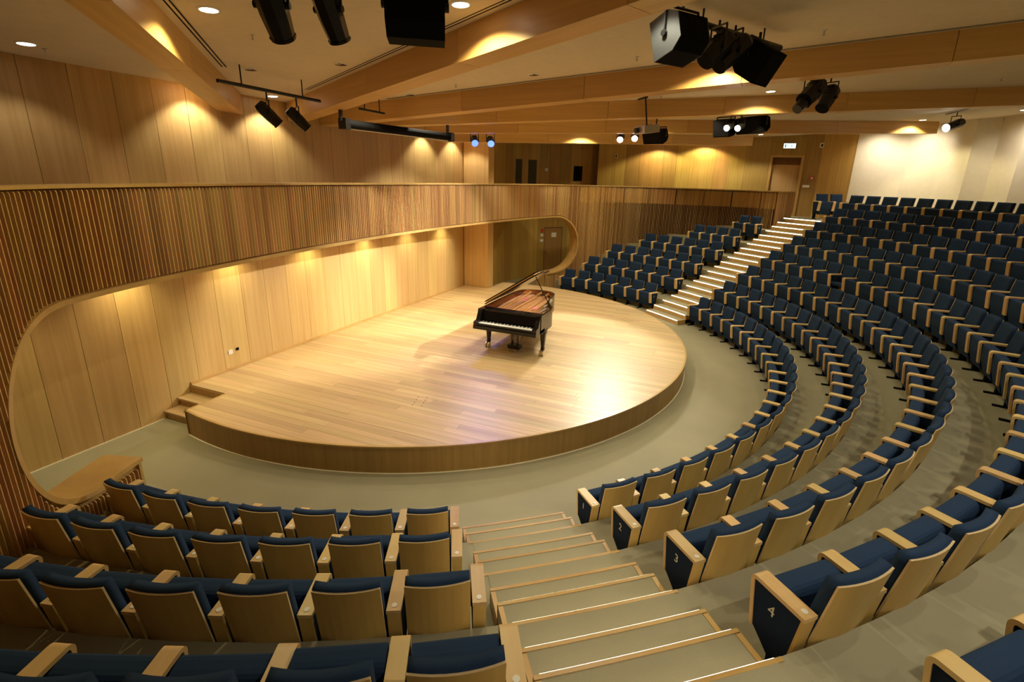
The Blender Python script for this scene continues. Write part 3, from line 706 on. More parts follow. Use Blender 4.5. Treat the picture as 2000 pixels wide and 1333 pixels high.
# turned pair beside the white wall
for i in range(2):
    th = math.atan2(-0.89, 0.45); P = V((10.86 + 0.252 * i, -9.13 - 0.498 * i, 7 * DZ))
    make_seat(P, th, 1.0, 'navy tip-up seat of the turned pair on the top landing, %s' % ('next to the stairs' if i == 0 else 'next to the white wall'), 'turned pair of seats on the top landing', last=(i == 1))
print('seats', nseat)
exec_rest = True

# ------------------------------------------------------------------ grand piano (keyboard faces -x, tail towards +x)
PX0, PY0 = -1.0, -1.43
pn = tag(empty('grand_piano', (PX0, PY0, HS)), 'open black concert grand piano standing on the oak stage', 'piano')
# local: x along the length (0 keyboard .. 2.5 tail), y across (0 bass side .. -1.47 treble side)
def bez(p, n=14): return [tuple(q) for q in catmull(p, n)]
outline = [(0.0, 0.0), (1.9, 0.0)] + bez([(1.9, 0.0), (2.2, -0.05), (2.40, -0.22), (2.48, -0.50), (2.44, -0.80), (2.28, -0.98), (2.02, -1.06), (1.65, -1.10), (1.30, -1.20), (1.02, -1.36), (0.80, -1.455), (0.55, -1.47)], 5)[1:] + [(0.0, -1.47)]
def offset_poly(P, d):
    out = []; n = len(P)
    for i in range(n):
        p = V(P[i]); a = V(P[i - 1]); b = V(P[(i + 1) % n]); e1 = (p - a); e2 = (b - p)
        if e1.length < 1e-6: e1 = e2
        n1 = V((e1.y, -e1.x)).normalized(); n2 = V((e2.y, -e2.x)).normalized(); m_ = (n1 + n2)
        m_ = m_.normalized() / max(0.5, math.cos(n1.angle(n2, 0) / 2)); out.append(tuple(p + m_ * d))
    return out
ins = offset_poly(outline, 0.045)
if sum(abs(p[0]) for p in ins) > sum(abs(p[0]) for p in outline): ins = offset_poly(outline, -0.045)
Z0, Z1 = 0.60, 0.98
# rim: from the arm tips back; ring wall excluding the keyboard front
bm = bmesh.new(); n = len(outline)
o_ = [bm.verts.new((*p, Z0)) for p in outline]; O_ = [bm.verts.new((*p, Z1)) for p in outline]; i_ = [bm.verts.new((*p, Z0)) for p in ins]; I_ = [bm.verts.new((*p, Z1)) for p in ins]
for i in range(n - 1):
    bm.faces.new((o_[i], o_[i + 1], O_[i + 1], O_[i])).material_index = 0
    bm.faces.new((I_[i], I_[i + 1], i_[i + 1], i_[i])).material_index = 1
    bm.faces.new((O_[i], O_[i + 1], I_[i + 1], I_[i])).material_index = 0; bm.faces.new((o_[i], i_[i], i_[i + 1], o_[i + 1])).material_index = 0
for i in (0, n - 1): bm.faces.new((o_[i], O_[i], I_[i], i_[i]))
obj('rim', bm, [M['piano'], M['piano_in']], pn)
bm = bmesh.new(); zprism(bm, ins, 0.80, 0.84); obj('soundboard', bm, M['sound'], pn)
bm = bmesh.new(); zprism(bm, offset_poly(outline, 0.02) if False else outline, 0.575, 0.60); obj('bottom_board', bm, M['piano'], pn)
# iron frame with struts
fr = bmesh.new()
pl = offset_poly(ins, 0.06)
if sum(abs(p[0]) for p in pl) > sum(abs(p[0]) for p in ins): pl = offset_poly(ins, -0.06)
nn_ = len(ins)
A = [fr.verts.new((*p, 0.905)) for p in ins]; Bq = [fr.verts.new((*p, 0.905)) for p in pl]
for i in range(1, nn_ - 2): fr.faces.new((A[i], A[i + 1], Bq[i + 1], Bq[i]))
box(fr, 0.30, 0.46, -1.42, -0.05, 0.895, 0.91)
for (ya, yb2, xb) in ((-0.36, -0.30, 2.38), (-0.62, -0.58, 2.42), (-0.88, -0.80, 2.36), (-1.14, -1.05, 1.75)):
    a, b = V((0.42, ya)), V((xb, yb2)); d = (b - a).normalized(); nn2 = V((-d.y, d.x)) * 0.017
    zprism(fr, [a - nn2, b - nn2, b + nn2, a + nn2], 0.90, 0.945)
obj('iron_frame', fr, M['gold'], pn)
bm = bmesh.new()
for j in range(34):
    y = -0.10 - j * 0.039; xe = 2.3 if y > -0.85 else max(0.75, 2.3 + (y + 0.85) * 2.9)
    tube(bm, (0.44, y, 0.885), (xe, y + 0.04 - (0.10 if j < 8 else 0), 0.885), 0.0045 if j < 12 else 0.0025, 4)
so = obj('strings', bm, M['pinkstr'], pn); so['kind'] = 'stuff'
for (x, y, r) in ((1.55, -0.52, 0.09), (0.95, -0.98, 0.07), (1.75, -0.42, 0.06)):
    bm = bmesh.new(); box(bm, x - r, x + r, y - r * 0.8, y + r * 0.8, 0.889, 0.894); obj('felt', bm, M['red'], pn)
bm = bmesh.new()
for j in range(3): box(bm, 0.5 + j * 0.45, 0.85 + j * 0.45, -1.30 + j * 0.09, -1.26 + j * 0.09, 0.905, 0.95)
obj('damper_rail', bm, M['silver'], pn)
bm = bmesh.new(); box(bm, 0.27, 0.30, -1.43, -0.04, 0.90, 0.955); obj('pin_block_edge', bm, M['piano_in'], pn)
# keyboard area
bm = bmesh.new(); box(bm, -0.24, 0.30, -1.47, 0.0, 0.585, 0.66); bevel(bm, 0.008, 2); obj('keybed', bm, M['piano'], pn)
for y0, y1 in ((-0.10, 0.0), (-1.47, -1.37)):
    bm = bmesh.new(); prism(bm, [(-0.22, 0.66), (-0.22, 0.74), (-0.10, 0.76), (-0.02, 0.90), (0.0, 0.98), (0.06, 0.98), (0.06, 0.66)], lambda p: V((p[0], y0, p[1])), lambda p: V((p[0], y1, p[1]))); obj('key_arm', bm, M['piano'], pn)
bm = bmesh.new(); prism(bm, [(0.02, 0.74), (0.06, 0.94), (0.085, 0.94), (0.045, 0.72)], lambda p: V((p[0], -1.37, p[1])), lambda p: V((p[0], -0.10, p[1]))); obj('fallboard', bm, M['piano'], pn)
bm = bmesh.new(); box(bm, 0.06, 0.28, -1.43, -0.04, 0.93, 0.975); obj('music_shelf', bm, M['piano'], pn)
bm = bmesh.new(); box(bm, 0.045, 0.052, -0.75, -0.71, 0.82, 0.86, mx=None); obj('fallboard_emblem', bm, M['brass'], pn)
bm = bmesh.new(); box(bm, -0.20, -0.17, -1.37, -0.10, 0.66, 0.70); obj('key_slip', bm, M['piano'], pn)
bm = bmesh.new(); kw = 1.27 / 52
for j in range(52): box(bm, -0.165, 0.02, -0.10 - (j + 1) * kw + 0.0008, -0.10 - j * kw - 0.0008, 0.685, 0.712)
k_ = obj('white_keys', bm, M['ivory'], pn); k_['kind'] = 'stuff'
bm = bmesh.new()
for j in range(51):
    if (j + 5) % 7 in (2, 6): continue
    yc = -0.10 - (j + 1) * kw; box(bm, -0.07, 0.02, yc - 0.0055, yc + 0.0055, 0.71, 0.724)
k_ = obj('black_keys', bm, M['piano'], pn); k_['kind'] = 'stuff'
# legs
for (lx, ly) in ((0.40, -0.07), (0.40, -1.40), (2.05, -0.55)):
    bm = bmesh.new(); zs = [(0.11, 0.040), (0.17, 0.040), (0.175, 0.034), (0.50, 0.062), (0.505, 0.075), (0.60, 0.078)]; rows_ = []
    for z, r in zs: rows_.append([bm.verts.new((lx + a * r, ly + b * r, z)) for a, b in ((-1, -.7), (-.7, -1), (.7, -1), (1, -.7), (1, .7), (.7, 1), (-.7, 1), (-1, .7))])
    for a, b in zip(rows_[:-1], rows_[1:]):
        for i in range(8): bm.faces.new((a[i], a[(i + 1) % 8], b[(i + 1) % 8], b[i]))
    bm.faces.new(rows_[0]); bm.faces.new(rows_[-1]); lg = obj('leg', bm, M['piano'], pn)
    bm = bmesh.new(); tube(bm, (lx - 0.06, ly - 0.05, 0.056), (lx - 0.06, ly - 0.012, 0.056), 0.056, 16); tube(bm, (lx - 0.06, ly + 0.012, 0.056), (lx - 0.06, ly + 0.05, 0.056), 0.056, 16); tube(bm, (lx, ly, 0.06), (lx, ly, 0.115), 0.03, 12); tube(bm, (lx - 0.06, ly - 0.04, 0.05), (lx - 0.06, ly + 0.04, 0.05), 0.012, 8); box(bm, lx - 0.07, lx + 0.02, ly - 0.011, ly + 0.011, 0.04, 0.075)
    obj('caster', bm, M['brass'], lg)
# pedal lyre
bm = bmesh.new()
for y in (-0.66, -0.81): tube(bm, (0.38, y, 0.14), (0.38, y, 0.59), 0.018, 10)
for y in (-0.70, -0.735, -0.77): tube(bm, (0.38, y, 0.16), (0.38, y, 0.59), 0.006, 6)
tube(bm, (0.42, -0.66, 0.13), (0.75, -0.60, 0.58), 0.008, 6); tube(bm, (0.42, -0.81, 0.13), (0.75, -0.87, 0.58), 0.008, 6)
box(bm, 0.30, 0.46, -0.88, -0.59, 0.06, 0.15); ly = obj('pedal_lyre', bm, M['piano'], pn)
for y in (-0.66, -0.735, -0.81):
    bm = bmesh.new(); box(bm, 0.19, 0.30, y - 0.018, y + 0.018, 0.055, 0.068); obj('pedal', bm, M['brass'], ly)
# lid hinged on the bass side
TH = math.radians(33); HZ = Z1 + 0.012
def lidmap(p, t=0.0): c, s_ = math.cos(TH), math.sin(TH); yy = p[1]; return V((p[0], yy * c + (t) * s_ * 1.0, HZ - yy * s_ + t * c))
lo = [(max(p[0], 0.34) if p[0] < 0.35 else p[0], p[1]) for p in outline]
lo = [(0.34, 0.0)] + outline[1:-1] + [(0.34, -1.47)]
bm = bmesh.new(); prism(bm, lo, lambda p: lidmap(p, 0.0), lambda p: lidmap(p, 0.028)); obj('lid', bm, M['piano'], pn)
bm = bmesh.new(); prism(bm, [(0.36, -0.02), (0.78, -0.02), (0.78, -1.46), (0.36, -1.46)], lambda p: lidmap(p, 0.055), lambda p: lidmap(p, 0.078)); obj('lid_flap', bm, M['piano'], pn)
bm = bmesh.new(); prism(bm, [(0.365, -0.05), (0.74, -0.05), (0.74, -1.40), (0.365, -1.40)], lambda p: lidmap(p, 0.0285), lambda p: lidmap(p, 0.0545)); obj('flap_gap_lining', bm, M['gold'], pn)
a = V((0.82, -1.40, Z1)); b = lidmap((0.55, -1.33), -0.01)
bm = bmesh.new(); tube(bm, a, b, 0.011, 8); obj('prop_stick', bm, M['piano'], pn)

# ------------------------------------------------------------------ ceiling lamps, vents, sprinklers
def downlight(x, y, lit, label, power=None, r=0.085, target=None, cone=112):
    z = ceil_z(y); root = tag(empty('downlight', (x, y, z)), label, 'ceiling light', 'round recessed downlights' if lit else 'unlit twin recessed ceiling lights')
    root.rotation_euler = (-math.atan(0.052), 0, 0)
    bm = bmesh.new()
    n = 28
    for i in range(n):
        a0, a1 = 2 * PI * i / n, 2 * PI * (i + 1) / n
        for ra, rb, za, zb in ((r, r + 0.022, -0.012, -0.004),):
            v_ = [bm.verts.new((ra * math.cos(t), ra * math.sin(t), za)) for t in (a0, a1)] + [bm.verts.new((rb * math.cos(t), rb * math.sin(t), zb)) for t in (a1, a0)]
            bm.faces.new(v_)
            v_ = [bm.verts.new((rb * math.cos(t), rb * math.sin(t), zb)) for t in (a0, a1)] + [bm.verts.new((rb * math.cos(t), rb * math.sin(t), 0.001)) for t in (a1, a0)]
            bm.faces.new(v_)
    obj('ring', bm, M['plastic'], root)
    if lit:
        bm = bmesh.new(); tube(bm, (0, 0, -0.009), (0, 0, -0.004), r, 28); obj('lens', bm, M['lamp'], root)
        spot('lamp', (x, y, z - 0.04), target or (x, y, 0), power or P_DOWN, cone, 0.3 if cone > 120 else 0.45, YEL if cone > 120 else WARM, 0.04)
    else:
        for sx in (-0.035, 0.035):
            bm = bmesh.new(); tube(bm, (sx, 0, -0.008), (sx, 0, -0.004), 0.028, 14); obj('lamp_socket', bm, M['backing'], root)
LIT = [(-6.66, 1.62, 'far left above the panelled stage wall'), (-6.53, -1.33, 'between the nearest beam and the second beam, left of the loudspeakers'), (-5.58, -3.63, 'right of the black loudspeaker at the top edge'),
       (-2.85, 1.95, 'just behind the two spotlights on the bar'), (1.32, -6.71, 'small, above the pair of lit stage spots on the right'), (11.1, -6.83, 'farthest, by the exit door wall')]
for x, y, d in LIT: downlight(x, y, True, 'round lit downlight, ' + d, 26 if x < -6.6 else (P_WASH if y > 1.9 else (110 if y > -2 else None)), cone=142 if y < -1 and x < 5 else 112)
downlight(-4.28, 1.98, True, 'round lit downlight tucked behind the nearest beam at the stage wall', 75)
for x, y, d in ((-2.35, -5.9, 'third beam, above the large lone spotlight'), (4.1, -4.4, 'fifth beam, above the projector'), (6.35, -1.6, 'last beam, over the recess'), (9.0, -11.2, 'fifth beam near the white wall')): downlight(x, y, True, 'round lit downlight just left of the ' + d, cone=142)
for i, x in enumerate((-1.05, 0.75, 2.6, 4.3)): downlight(x, 1.95, True, 'round lit downlight washing the stage wall, %s after the second beam' % ORD[i], P_WASH)
for bi, (x0, sl, nm) in enumerate(((-2.21, 0.488, 'second'), (-1.32, 0.078, 'third'), (-0.89, -0.302, 'fourth'), (0.414, -0.665, 'fifth'), (3.269, -0.94, 'sixth'))):  # added fill lamps, kept out of sight behind the beams to brighten stage and hall
    for j, y in enumerate((-0.2, -2.8, -5.4, -8.4, -11.0)):
        x = x0 + sl * (y - YW) + 0.42 * math.sqrt(1 + sl * sl) + 0.22
        if (nm == 'sixth' and j > 2) or (nm == 'fifth' and j > 3): continue
        downlight(x, y, True, 'added fill downlight hidden close behind the %s beam, %s from the stage wall' % (nm, ORD[j]), P_HALL * (1.0, 0.9, 0.65, 0.42, 0.42)[j])
for i, (x, y) in enumerate(((-9.2, -9.0), (-5.8, -11.0), (-2.0, -13.2), (2.6, -12.6))): downlight(x, y, True, 'added fill downlight over the rear seating outside the picture, %s from the left wall' % ORD[i], 250 if i < 2 else 90)  # added unseen lamps that light the rear seats and seat backs
for i, (x, y) in enumerate(((11.45, -3.2), (11.7, -4.9))): downlight(x, y, True, 'round lit downlight washing the alternating oak panels, %s from the recess' % ORD[i], 190, cone=138)
for x, y, d in ((-4.56, 0.47, 'above the bar with two spotlights'), (-4.21, -0.9, 'left of the second beam'), (-2.29, -3.11, 'between second and third beams'), (-1.74, -0.36, 'small, close to the third beam')): downlight(x, y, False, 'unlit twin recessed ceiling light, ' + d, r=0.08)
for i, (x, y, d) in enumerate(((-6.43, 1.73, 'beside the leftmost downlight'), (-5.74, -0.98, 'left of the hanging black fixtures'), (-2.17, -1.6, 'small, between the second and third beams'), (-2.67, -4.82, 'left of the big loudspeaker cluster'),
                           (-2.91, -7.1, 'right of the big loudspeaker cluster'), (1.44, -7.89, 'right of the moving spotlight'), (1.92, -10.51, 'near the right edge'), (0.77, -4.67, 'above the projector pole'))):
    r_ = tag(empty('sprinkler', (x, y, ceil_z(y))), 'tiny ceiling sprinkler head, ' + d, 'sprinkler', 'ceiling sprinklers')
    bm = bmesh.new(); tube(bm, (0, 0, 0), (0, 0, -0.006), 0.028, 12); obj('rose', bm, M['plastic'], r_)
    bm = bmesh.new(); tube(bm, (0, 0, -0.006), (0, 0, -0.05), 0.008, 8); tube(bm, (0, 0, -0.05), (0, 0, -0.055), 0.022, 12); obj('nozzle', bm, M['silver'], r_)
# wall washers in the soffit and hidden strip behind the screen top
for i, x in enumerate((-7.7, -5.85, -3.96, -2.05, -0.15, 1.68, 3.55)):
    y = 1.96; z = ZTOP + 0.05
    r_ = tag(empty('soffit_washer', (x, y, z)), 'recessed wall washer in the soffit, %s from the left end of the opening' % ORD[i], 'ceiling light', 'soffit wall washers')
    bm = bmesh.new(); tube(bm, (0, 0, -0.006), (0, 0, 0.0), 0.05, 18); obj('lens', bm, M['lamp'], r_)
    spot('lamp', (x, y, z - 0.02), (x, y + 0.10, 0), P_SOFFIT, 120, 0.9, YEL, 0.04)
spot('lamp', (6.3, 1.5, ZTOP), (6.3, 2.0, 0), P_SOFFIT * 0.7, 110, 0.9, WARM, 0.04)

# ------------------------------------------------------------------ hanging rig
def look(root, fwd):
    root.rotation_mode = 'QUATERNION'; root.rotation_quaternion = V(fwd).normalized().to_track_quat('Y', 'Z')
def fixture(name, loc, fwd, label, lit=None, L_=0.42, r=0.09, kind='profile', power=0, col=HALO, cone=40, hang=0.25, group=None, target=None, barz=None):
    """stage spotlight: local +y is the beam direction"""
    root = tag(empty(name, loc), label, 'spotlight', group); look(root, fwd)
    bm = bmesh.new(); n = 8
    prof = [(-L_ * 0.5, r * 0.8), (-L_ * 0.40, r * 1.06), (L_ * 0.12, r * 1.06), (L_ * 0.46, r * 0.92), (L_ * 0.47, r * 1.0), (L_ * 0.5, r * 1.0)]; rows_ = []
    for y, rr in prof: rows_.append([bm.verts.new((rr * math.cos(PI / 8 + 2 * PI * i / n), y, rr * math.sin(PI / 8 + 2 * PI * i / n))) for i in range(n)])
    for a, b in zip(rows_[:-1], rows_[1:]):
        for i in range(n): bm.faces.new((a[i], a[(i + 1) % n], b[(i + 1) % n], b[i]))
    bm.faces.new(rows_[0]); bm.faces.new(rows_[-1]); obj('housing', bm, M['black'], root)
    bm = bmesh.new()
    for k in range(4): box(bm, -r * 0.6, r * 0.6, -L_ * 0.35 + k * 0.045, -L_ * 0.335 + k * 0.045, r * 0.93, r * 1.02)
    obj('cooling_fins', bm, M['black_matt'], root)
    bm = bmesh.new(); tube(bm, (0, L_ * 0.5, 0), (0, L_ * 0.5 + 0.004, 0), r * 0.95, 18); obj('lens', bm, lit or M['black_matt'], root)
    # yoke to a vertical hanger
    q = root.rotation_quaternion.inverted(); up = q @ V((0, 0, 1))
    top = up * (r * 1.9 + 0.02)
    hang = (barz if barz else ceil_z(loc[1])) - loc[2] - (r * 1.9 + 0.02)
    bm = bmesh.new()
    for sx in (-1, 1): tube(bm, (sx * r * 1.15, 0, 0), V((sx * r * 1.15, 0, 0)) + top, 0.010, 6); tube(bm, (sx * r * 0.9, 0, 0), (sx * r * 1.3, 0, 0), 0.022, 10)
    tube(bm, V((-r * 1.15, 0, 0)) + top, V((r * 1.15, 0, 0)) + top, 0.010, 6); obj('yoke', bm, M['black'], root)
    bm = bmesh.new(); tube(bm, top, top + up * hang, 0.012, 8); obj('hanger', bm, M['black'], root)
    if power:
        f = V(fwd).normalized(); p = V(loc) + f * (L_ * 0.5 + 0.05); spot('beam', p, V(target) if target else p + f, power, cone, 0.5, col, 0.05)
    return root
def speaker(name, loc, fwd, label, w_=0.5, h_=0.42, d_=0.34, hang=0.3, group=None, barz=None, side=None):
    """wedge loudspeaker: +y is the grille direction"""
    root = tag(empty(name, loc), label, 'loudspeaker', group); look(root, fwd)
    P = [(-d_ * .5, -h_ * .30), (-d_ * .18, -h_ * .5), (d_ * .5, -h_ * .5), (d_ * .5, h_ * .5), (-d_ * .18, h_ * .5), (-d_ * .5, h_ * .30)]
    bm = bmesh.new(); prism(bm, P, lambda p: V((-w_ / 2 + 0.012, p[0], p[1])), lambda p: V((w_ / 2 - 0.012, p[0], p[1]))); obj('cabinet', bm, M['black_matt'], root)
    for sx in (-1, 1):
        bm = bmesh.new(); prism(bm, P, lambda p: V((sx * (w_ / 2 - 0.012), p[0], p[1])), lambda p: V((sx * w_ / 2, p[0], p[1]))); bevel(bm, 0.003, 1); obj('side_cheek', bm, side or M['black_matt'], root)
    bm = bmesh.new(); box(bm, -w_ * .44, w_ * .44, d_ * .5, d_ * .5 + 0.012, -h_ * .44, h_ * .44); obj('grille', bm, M['black_matt'], root)
    q = root.rotation_quaternion.inverted(); up = q @ V((0, 0, 1)); top = up * (h_ * 0.62)
    hang = max((barz if barz else ceil_z(loc[1])) - loc[2] - h_ * 0.62, 0.02)
    bm = bmesh.new()
    for sx in (-1, 1): tube(bm, (sx * (w_ / 2 + 0.015), 0, 0), V((sx * (w_ / 2 + 0.015), 0, 0)) + top, 0.013, 6); tube(bm, (sx * w_ / 2, 0, 0), (sx * (w_ / 2 + 0.03), 0, 0), 0.03, 10)
    tube(bm, V((-w_ / 2 - .015, 0, 0)) + top, V((w_ / 2 + .015, 0, 0)) + top, 0.013, 6); tube(bm, top, top + up * hang, 0.016, 8); obj('yoke', bm, M['black'], root)
    return root
def bar(name, a, b, label, r=0.022, hangers=True, flat=False):
    a, b = V(a), V(b); root = tag(empty(name, a), label, 'lighting bar'); bm = bmesh.new(); tube(bm, (0, 0, 0), b - a, r, 10); obj('pipe', bm, M['black'], root)
    if hangers:
        for t in (0.2, 0.8):
            p = (b - a) * t; zc = ceil_z((a + p).y) - a.z; bm = bmesh.new(); tube(bm, p, (p.x, p.y, zc), 0.010, 6); obj('hanger', bm, M['black'], root)
    return root
CEN = V((0, -1.5, 0.6))
# top-edge trio
fixture('stage_spotlight', (-7.86, -3.58, 5.20), (0.62, 0.30, -0.75), 'black hanging spotlight at the top edge, leftmost of the three, tilted down right', L_=0.40, r=0.085, barz=5.62)
fixture('stage_spotlight', (-7.60, -3.79, 5.23), (0.58, 0.10, -0.85), 'black hanging spotlight at the top edge, middle of the three', L_=0.38, r=0.078, barz=5.62)
speaker('loudspeaker', (-7.32, -4.27, 5.29), (0.80, 0.50, 0.0), 'big black square loudspeaker at the top edge, right of two spotlights', 0.38, 0.42, 0.30, barz=5.62)
bar('lighting_bar', (-8.3, -3.15, 5.62), (-6.9, -4.45, 5.62), 'black lighting bar above the top-edge spotlights, out of the picture')
# bar across the first bay
bar('lighting_bar', (-5.21, 0.36, 5.36), (-3.30, 0.40, 5.36), 'black lighting bar between the two nearest beams, carrying two spotlights', 0.026)
fixture('stage_spotlight', (-4.41, 0.38, 5.03), (0.60, -0.35, -0.68), 'black unlit spotlight hanging left on the bar before the panelled wall', L_=0.38, r=0.085, barz=5.36)
fixture('stage_spotlight', (-3.83, 0.39, 5.02), (0.60, -0.35, -0.68), 'black unlit spotlight hanging right on the bar before the panelled wall', L_=0.38, r=0.085, barz=5.36)
bar('lighting_bar', (-2.35, 0.36, 5.36), (-1.62, 0.36, 5.36), 'short black lighting bar between second and third beams')
# projection screen housing
sc_a, sc_b = V((-2.75, 0.34, 5.06)), V((-0.05, -0.24, 5.04)); root = tag(empty('projection_screen', sc_a), 'rolled-up projection screen in a long black housing before the slat screen', 'projection screen')
d = sc_b - sc_a; bm = bmesh.new(); tube(bm, (0, 0, 0), d, 0.075, 14); obj('housing', bm, M['black_matt'], root)
bm = bmesh.new(); tube(bm, V((0, 0, -0.085)), d + V((0, 0, -0.085)), 0.012, 8); obj('bottom_bar', bm, M['plastic'], root)
for t, nm in ((-0.02, 0), (0.98, 1)):
    p = d * t; bm = bmesh.new(); box(bm, p.x - 0.05, p.x + 0.08, p.y - 0.085, p.y + 0.085, p.z - 0.10, p.z + 0.085); box(bm, p.x - 0.10, p.x - 0.04, p.y - 0.02, p.y + 0.02, p.z + 0.04, ceil_z(0.3) - sc_a.z - (BD + 0.004 if nm else 0.004)); obj('end_bracket', bm, M['black'], root)
# blue lit pair
for i, (x, y) in enumerate(((3.11, 0.85), (3.31, 0.44))):
    fixture('stage_spotlight', (x, y, 5.19), (-0.80, -0.50, -0.45), 'spotlight glowing blue, %s of the pair under the far beams' % ('left' if i == 0 else 'right'), lit=M['bluelens'], L_=0.36, r=0.10, hang=0.25, power=230, col=(0.12, 0.22, 1.0), cone=40, target=(-2.6, -2.2, 0.4))
# white lit pair
for i, (x, y, z) in enumerate(((6.0, -2.74, 5.50), (6.09, -3.17, 5.54))):
    fixture('stage_spotlight', (x, y, z), (-0.75, -0.1, -0.35), 'bright white stage spotlight, %s of the pair beside the projector' % ('left' if i == 0 else 'right'), lit=M['lens'], L_=0.36, r=0.095, hang=0.25, power=P_STAGE * 0.75, cone=56, target=(-0.8, -2.6, 0.4))
# projector
pr = tag(empty('projector', (0.75, -4.45, 5.25)), 'pale grey projector on a black ceiling pole', 'projector'); look(pr, (-0.6, 0.75, -0.12))
bm = bmesh.new(); box(bm, -0.22, 0.22, -0.17, 0.17, -0.075, 0.075); bevel(bm, 0.02, 2); obj('body', bm, M['silver'], pr)
bm = bmesh.new(); tube(bm, (0.06, 0.17, 0), (0.06, 0.24, 0), 0.055, 16); obj('lens', bm, M['glassdark'], pr)
bm = bmesh.new(); box(bm, -0.12, 0.10, -0.18, -0.172, -0.05, 0.05); obj('vent_grille', bm, M['grey'], pr)
bm = bmesh.new(); tube(bm, (0, 0, 0.07), (0.0, 0.02, 0.64), 0.016, 10); box(bm, -0.08, 0.08, -0.08, 0.08, 0.07, 0.09); box(bm, -0.03, 0.32, -0.02, 0.03, 0.60, 0.63); obj('pole', bm, M['black'], pr)
speaker('loudspeaker', (3.24, -4.24, 5.33), (-0.8, 0.3, -0.4), 'black loudspeaker half hidden behind the projector', 0.55, 0.32, 0.30, hang=0.25)
# second rig by the fourth beam
speaker('loudspeaker', (2.5, -5.90, 5.44), (-0.85, 0.42, -0.25), 'black loudspeaker left of the two lit spots under the far beam', 0.40, 0.36, 0.32, hang=0.2)
for i, (x, y) in enumerate(((1.95, -6.02), (2.0, -6.24))):
    fixture('stage_spotlight', (x, y, 5.42), (-0.8, 0.30, -0.30), 'bright white spotlight, %s of two between the far loudspeakers' % ('left' if i == 0 else 'right'), lit=M['lens'], L_=0.34, r=0.065, hang=0.3, power=P_STAGE * (2.2, 2.4)[i], cone=(42, 38)[i], target=((1.4, 0.9, 1.9), (-1.4, 1.6, 0.9))[i])
speaker('loudspeaker', (2.5, -6.48, 5.50), (-0.75, 0.55, -0.25), 'black loudspeaker right of the two lit spots under the far beam', 0.62, 0.34, 0.34, hang=0.15)
bar('lighting_bar', (2.3, -5.5, 5.80), (2.5, -7.1, 5.82), 'black lighting bar carrying the far loudspeakers')
# moving head cluster
root = fixture('stage_spotlight', (-1.0, -7.25, 5.62), (-0.55, 0.42, -0.55), 'large black unlit spotlight with glossy barrel, alone under the third beam at right', L_=0.46, r=0.13, hang=0.12)
bm = bmesh.new(); tube(bm, (0, 0.24, -0.02), (0, 0.42, -0.02), 0.085, 16, 0.075); obj('lens_tube', bm, M['black'], root)
fixture('stage_spotlight', (-0.62, -7.52, 5.58), (-0.45, 0.3, -0.7), 'black unlit spotlight tucked behind the large glossy one', L_=0.42, r=0.11, hang=0.2)
# big cluster
bar('lighting_bar', (-4.72, -5.62, 5.80), (-2.98, -6.64, 5.84), 'black ceiling rail carrying two loudspeakers and two spotlights', 0.035)
speaker('loudspeaker', (-4.90, -5.68, 5.58), (0.55, 0.72, -0.28), 'large black loudspeaker with pale grey side, left end of the ceiling rail', 0.40, 0.38, 0.36, side=M['grey'], barz=5.82)
fixture('stage_spotlight', (-4.42, -6.00, 5.56), (-0.42, 0.45, -0.62), 'black spotlight on the ceiling rail, beside the large grey-sided loudspeaker', L_=0.38, r=0.10, barz=5.82)
fixture('stage_spotlight', (-4.19, -6.15, 5.56), (-0.45, 0.48, -0.55), 'black glossy spotlight on the ceiling rail, beside the right loudspeaker', L_=0.44, r=0.10, barz=5.82)
speaker('loudspeaker', (-3.85, -6.40, 5.53), (-0.30, -0.6, -0.42), 'black loudspeaker at the right end of the ceiling rail, turned away', 0.36, 0.36, 0.36, barz=5.82)
# last spot by the white wall
fixture('stage_spotlight', (7.4, -11.55, 5.93), (-0.62, 0.72, -0.30), 'lit white spotlight near the white wall at the right', lit=M['lens'], L_=0.62, r=0.105, hang=0.2, power=P_STAGE * 0.4, cone=40, target=(0, -1, 0.4))
bar('lighting_bar', (7.4, -11.3, 6.20), (4.6, -11.75, 6.22), 'thin ceiling track beside the last spotlight', 0.012, hangers=False)
for i, (x, y, tx, ty) in enumerate(((10.7, -10.5, 11.6, -10.9), (10.15, -11.35, 10.9, -12.2), (7.9, -13.1, 8.7, -14.0))):
    z = ceil_z(y); r_ = tag(empty('wall_washer', (x, y, z)), 'recessed washer lighting the white wall, %s from the oak panelling' % ORD[i], 'ceiling light', 'white wall washers')
    bm = bmesh.new(); tube(bm, (0, 0, -0.006), (0, 0, 0), 0.05, 18); obj('lens', bm, M['lamp'], r_)
    spot('lamp', (x, y, z - 0.03), (tx, ty, 3.4), P_WHITE, 135, 1.0, (1.0, 0.88, 0.66), 0.06)

# ------------------------------------------------------------------ small wall things
def plate(name, p, n, w_, h_, t, m, label, cat, sub=None):
    n = V((n[0], n[1], 0)).normalized(); root = tag(empty(name, p, math.atan2(n.y, n.x)), label, cat)
    bm = bmesh.new(); box(bm, 0, t, -w_ / 2, w_ / 2, -h_ / 2, h_ / 2); bevel(bm, min(0.004, t * .3), 1); obj('body', bm, m, root); return root
r_ = plate('exit_sign', (12.27, -7.93, ZL + 2.62), (-1, 0), 0.44, 0.20, 0.06, M['silver'], 'glowing white exit sign with green figure above the door', 'sign')
bm = bmesh.new(); box(bm, 0.061, 0.068, -0.205, 0.205, -0.085, 0.085); obj('light_panel', bm, M['sign'], r_)
bm = bmesh.new()
box(bm, 0.069, 0.072, 0.06, 0.09, -0.05, 0.02); box(bm, 0.069, 0.072, 0.055, 0.095, 0.025, 0.05); box(bm, 0.069, 0.072, -0.17, -0.12, -0.07, 0.06); box(bm, 0.069, 0.072, -0.06, 0.02, -0.012, 0.008)
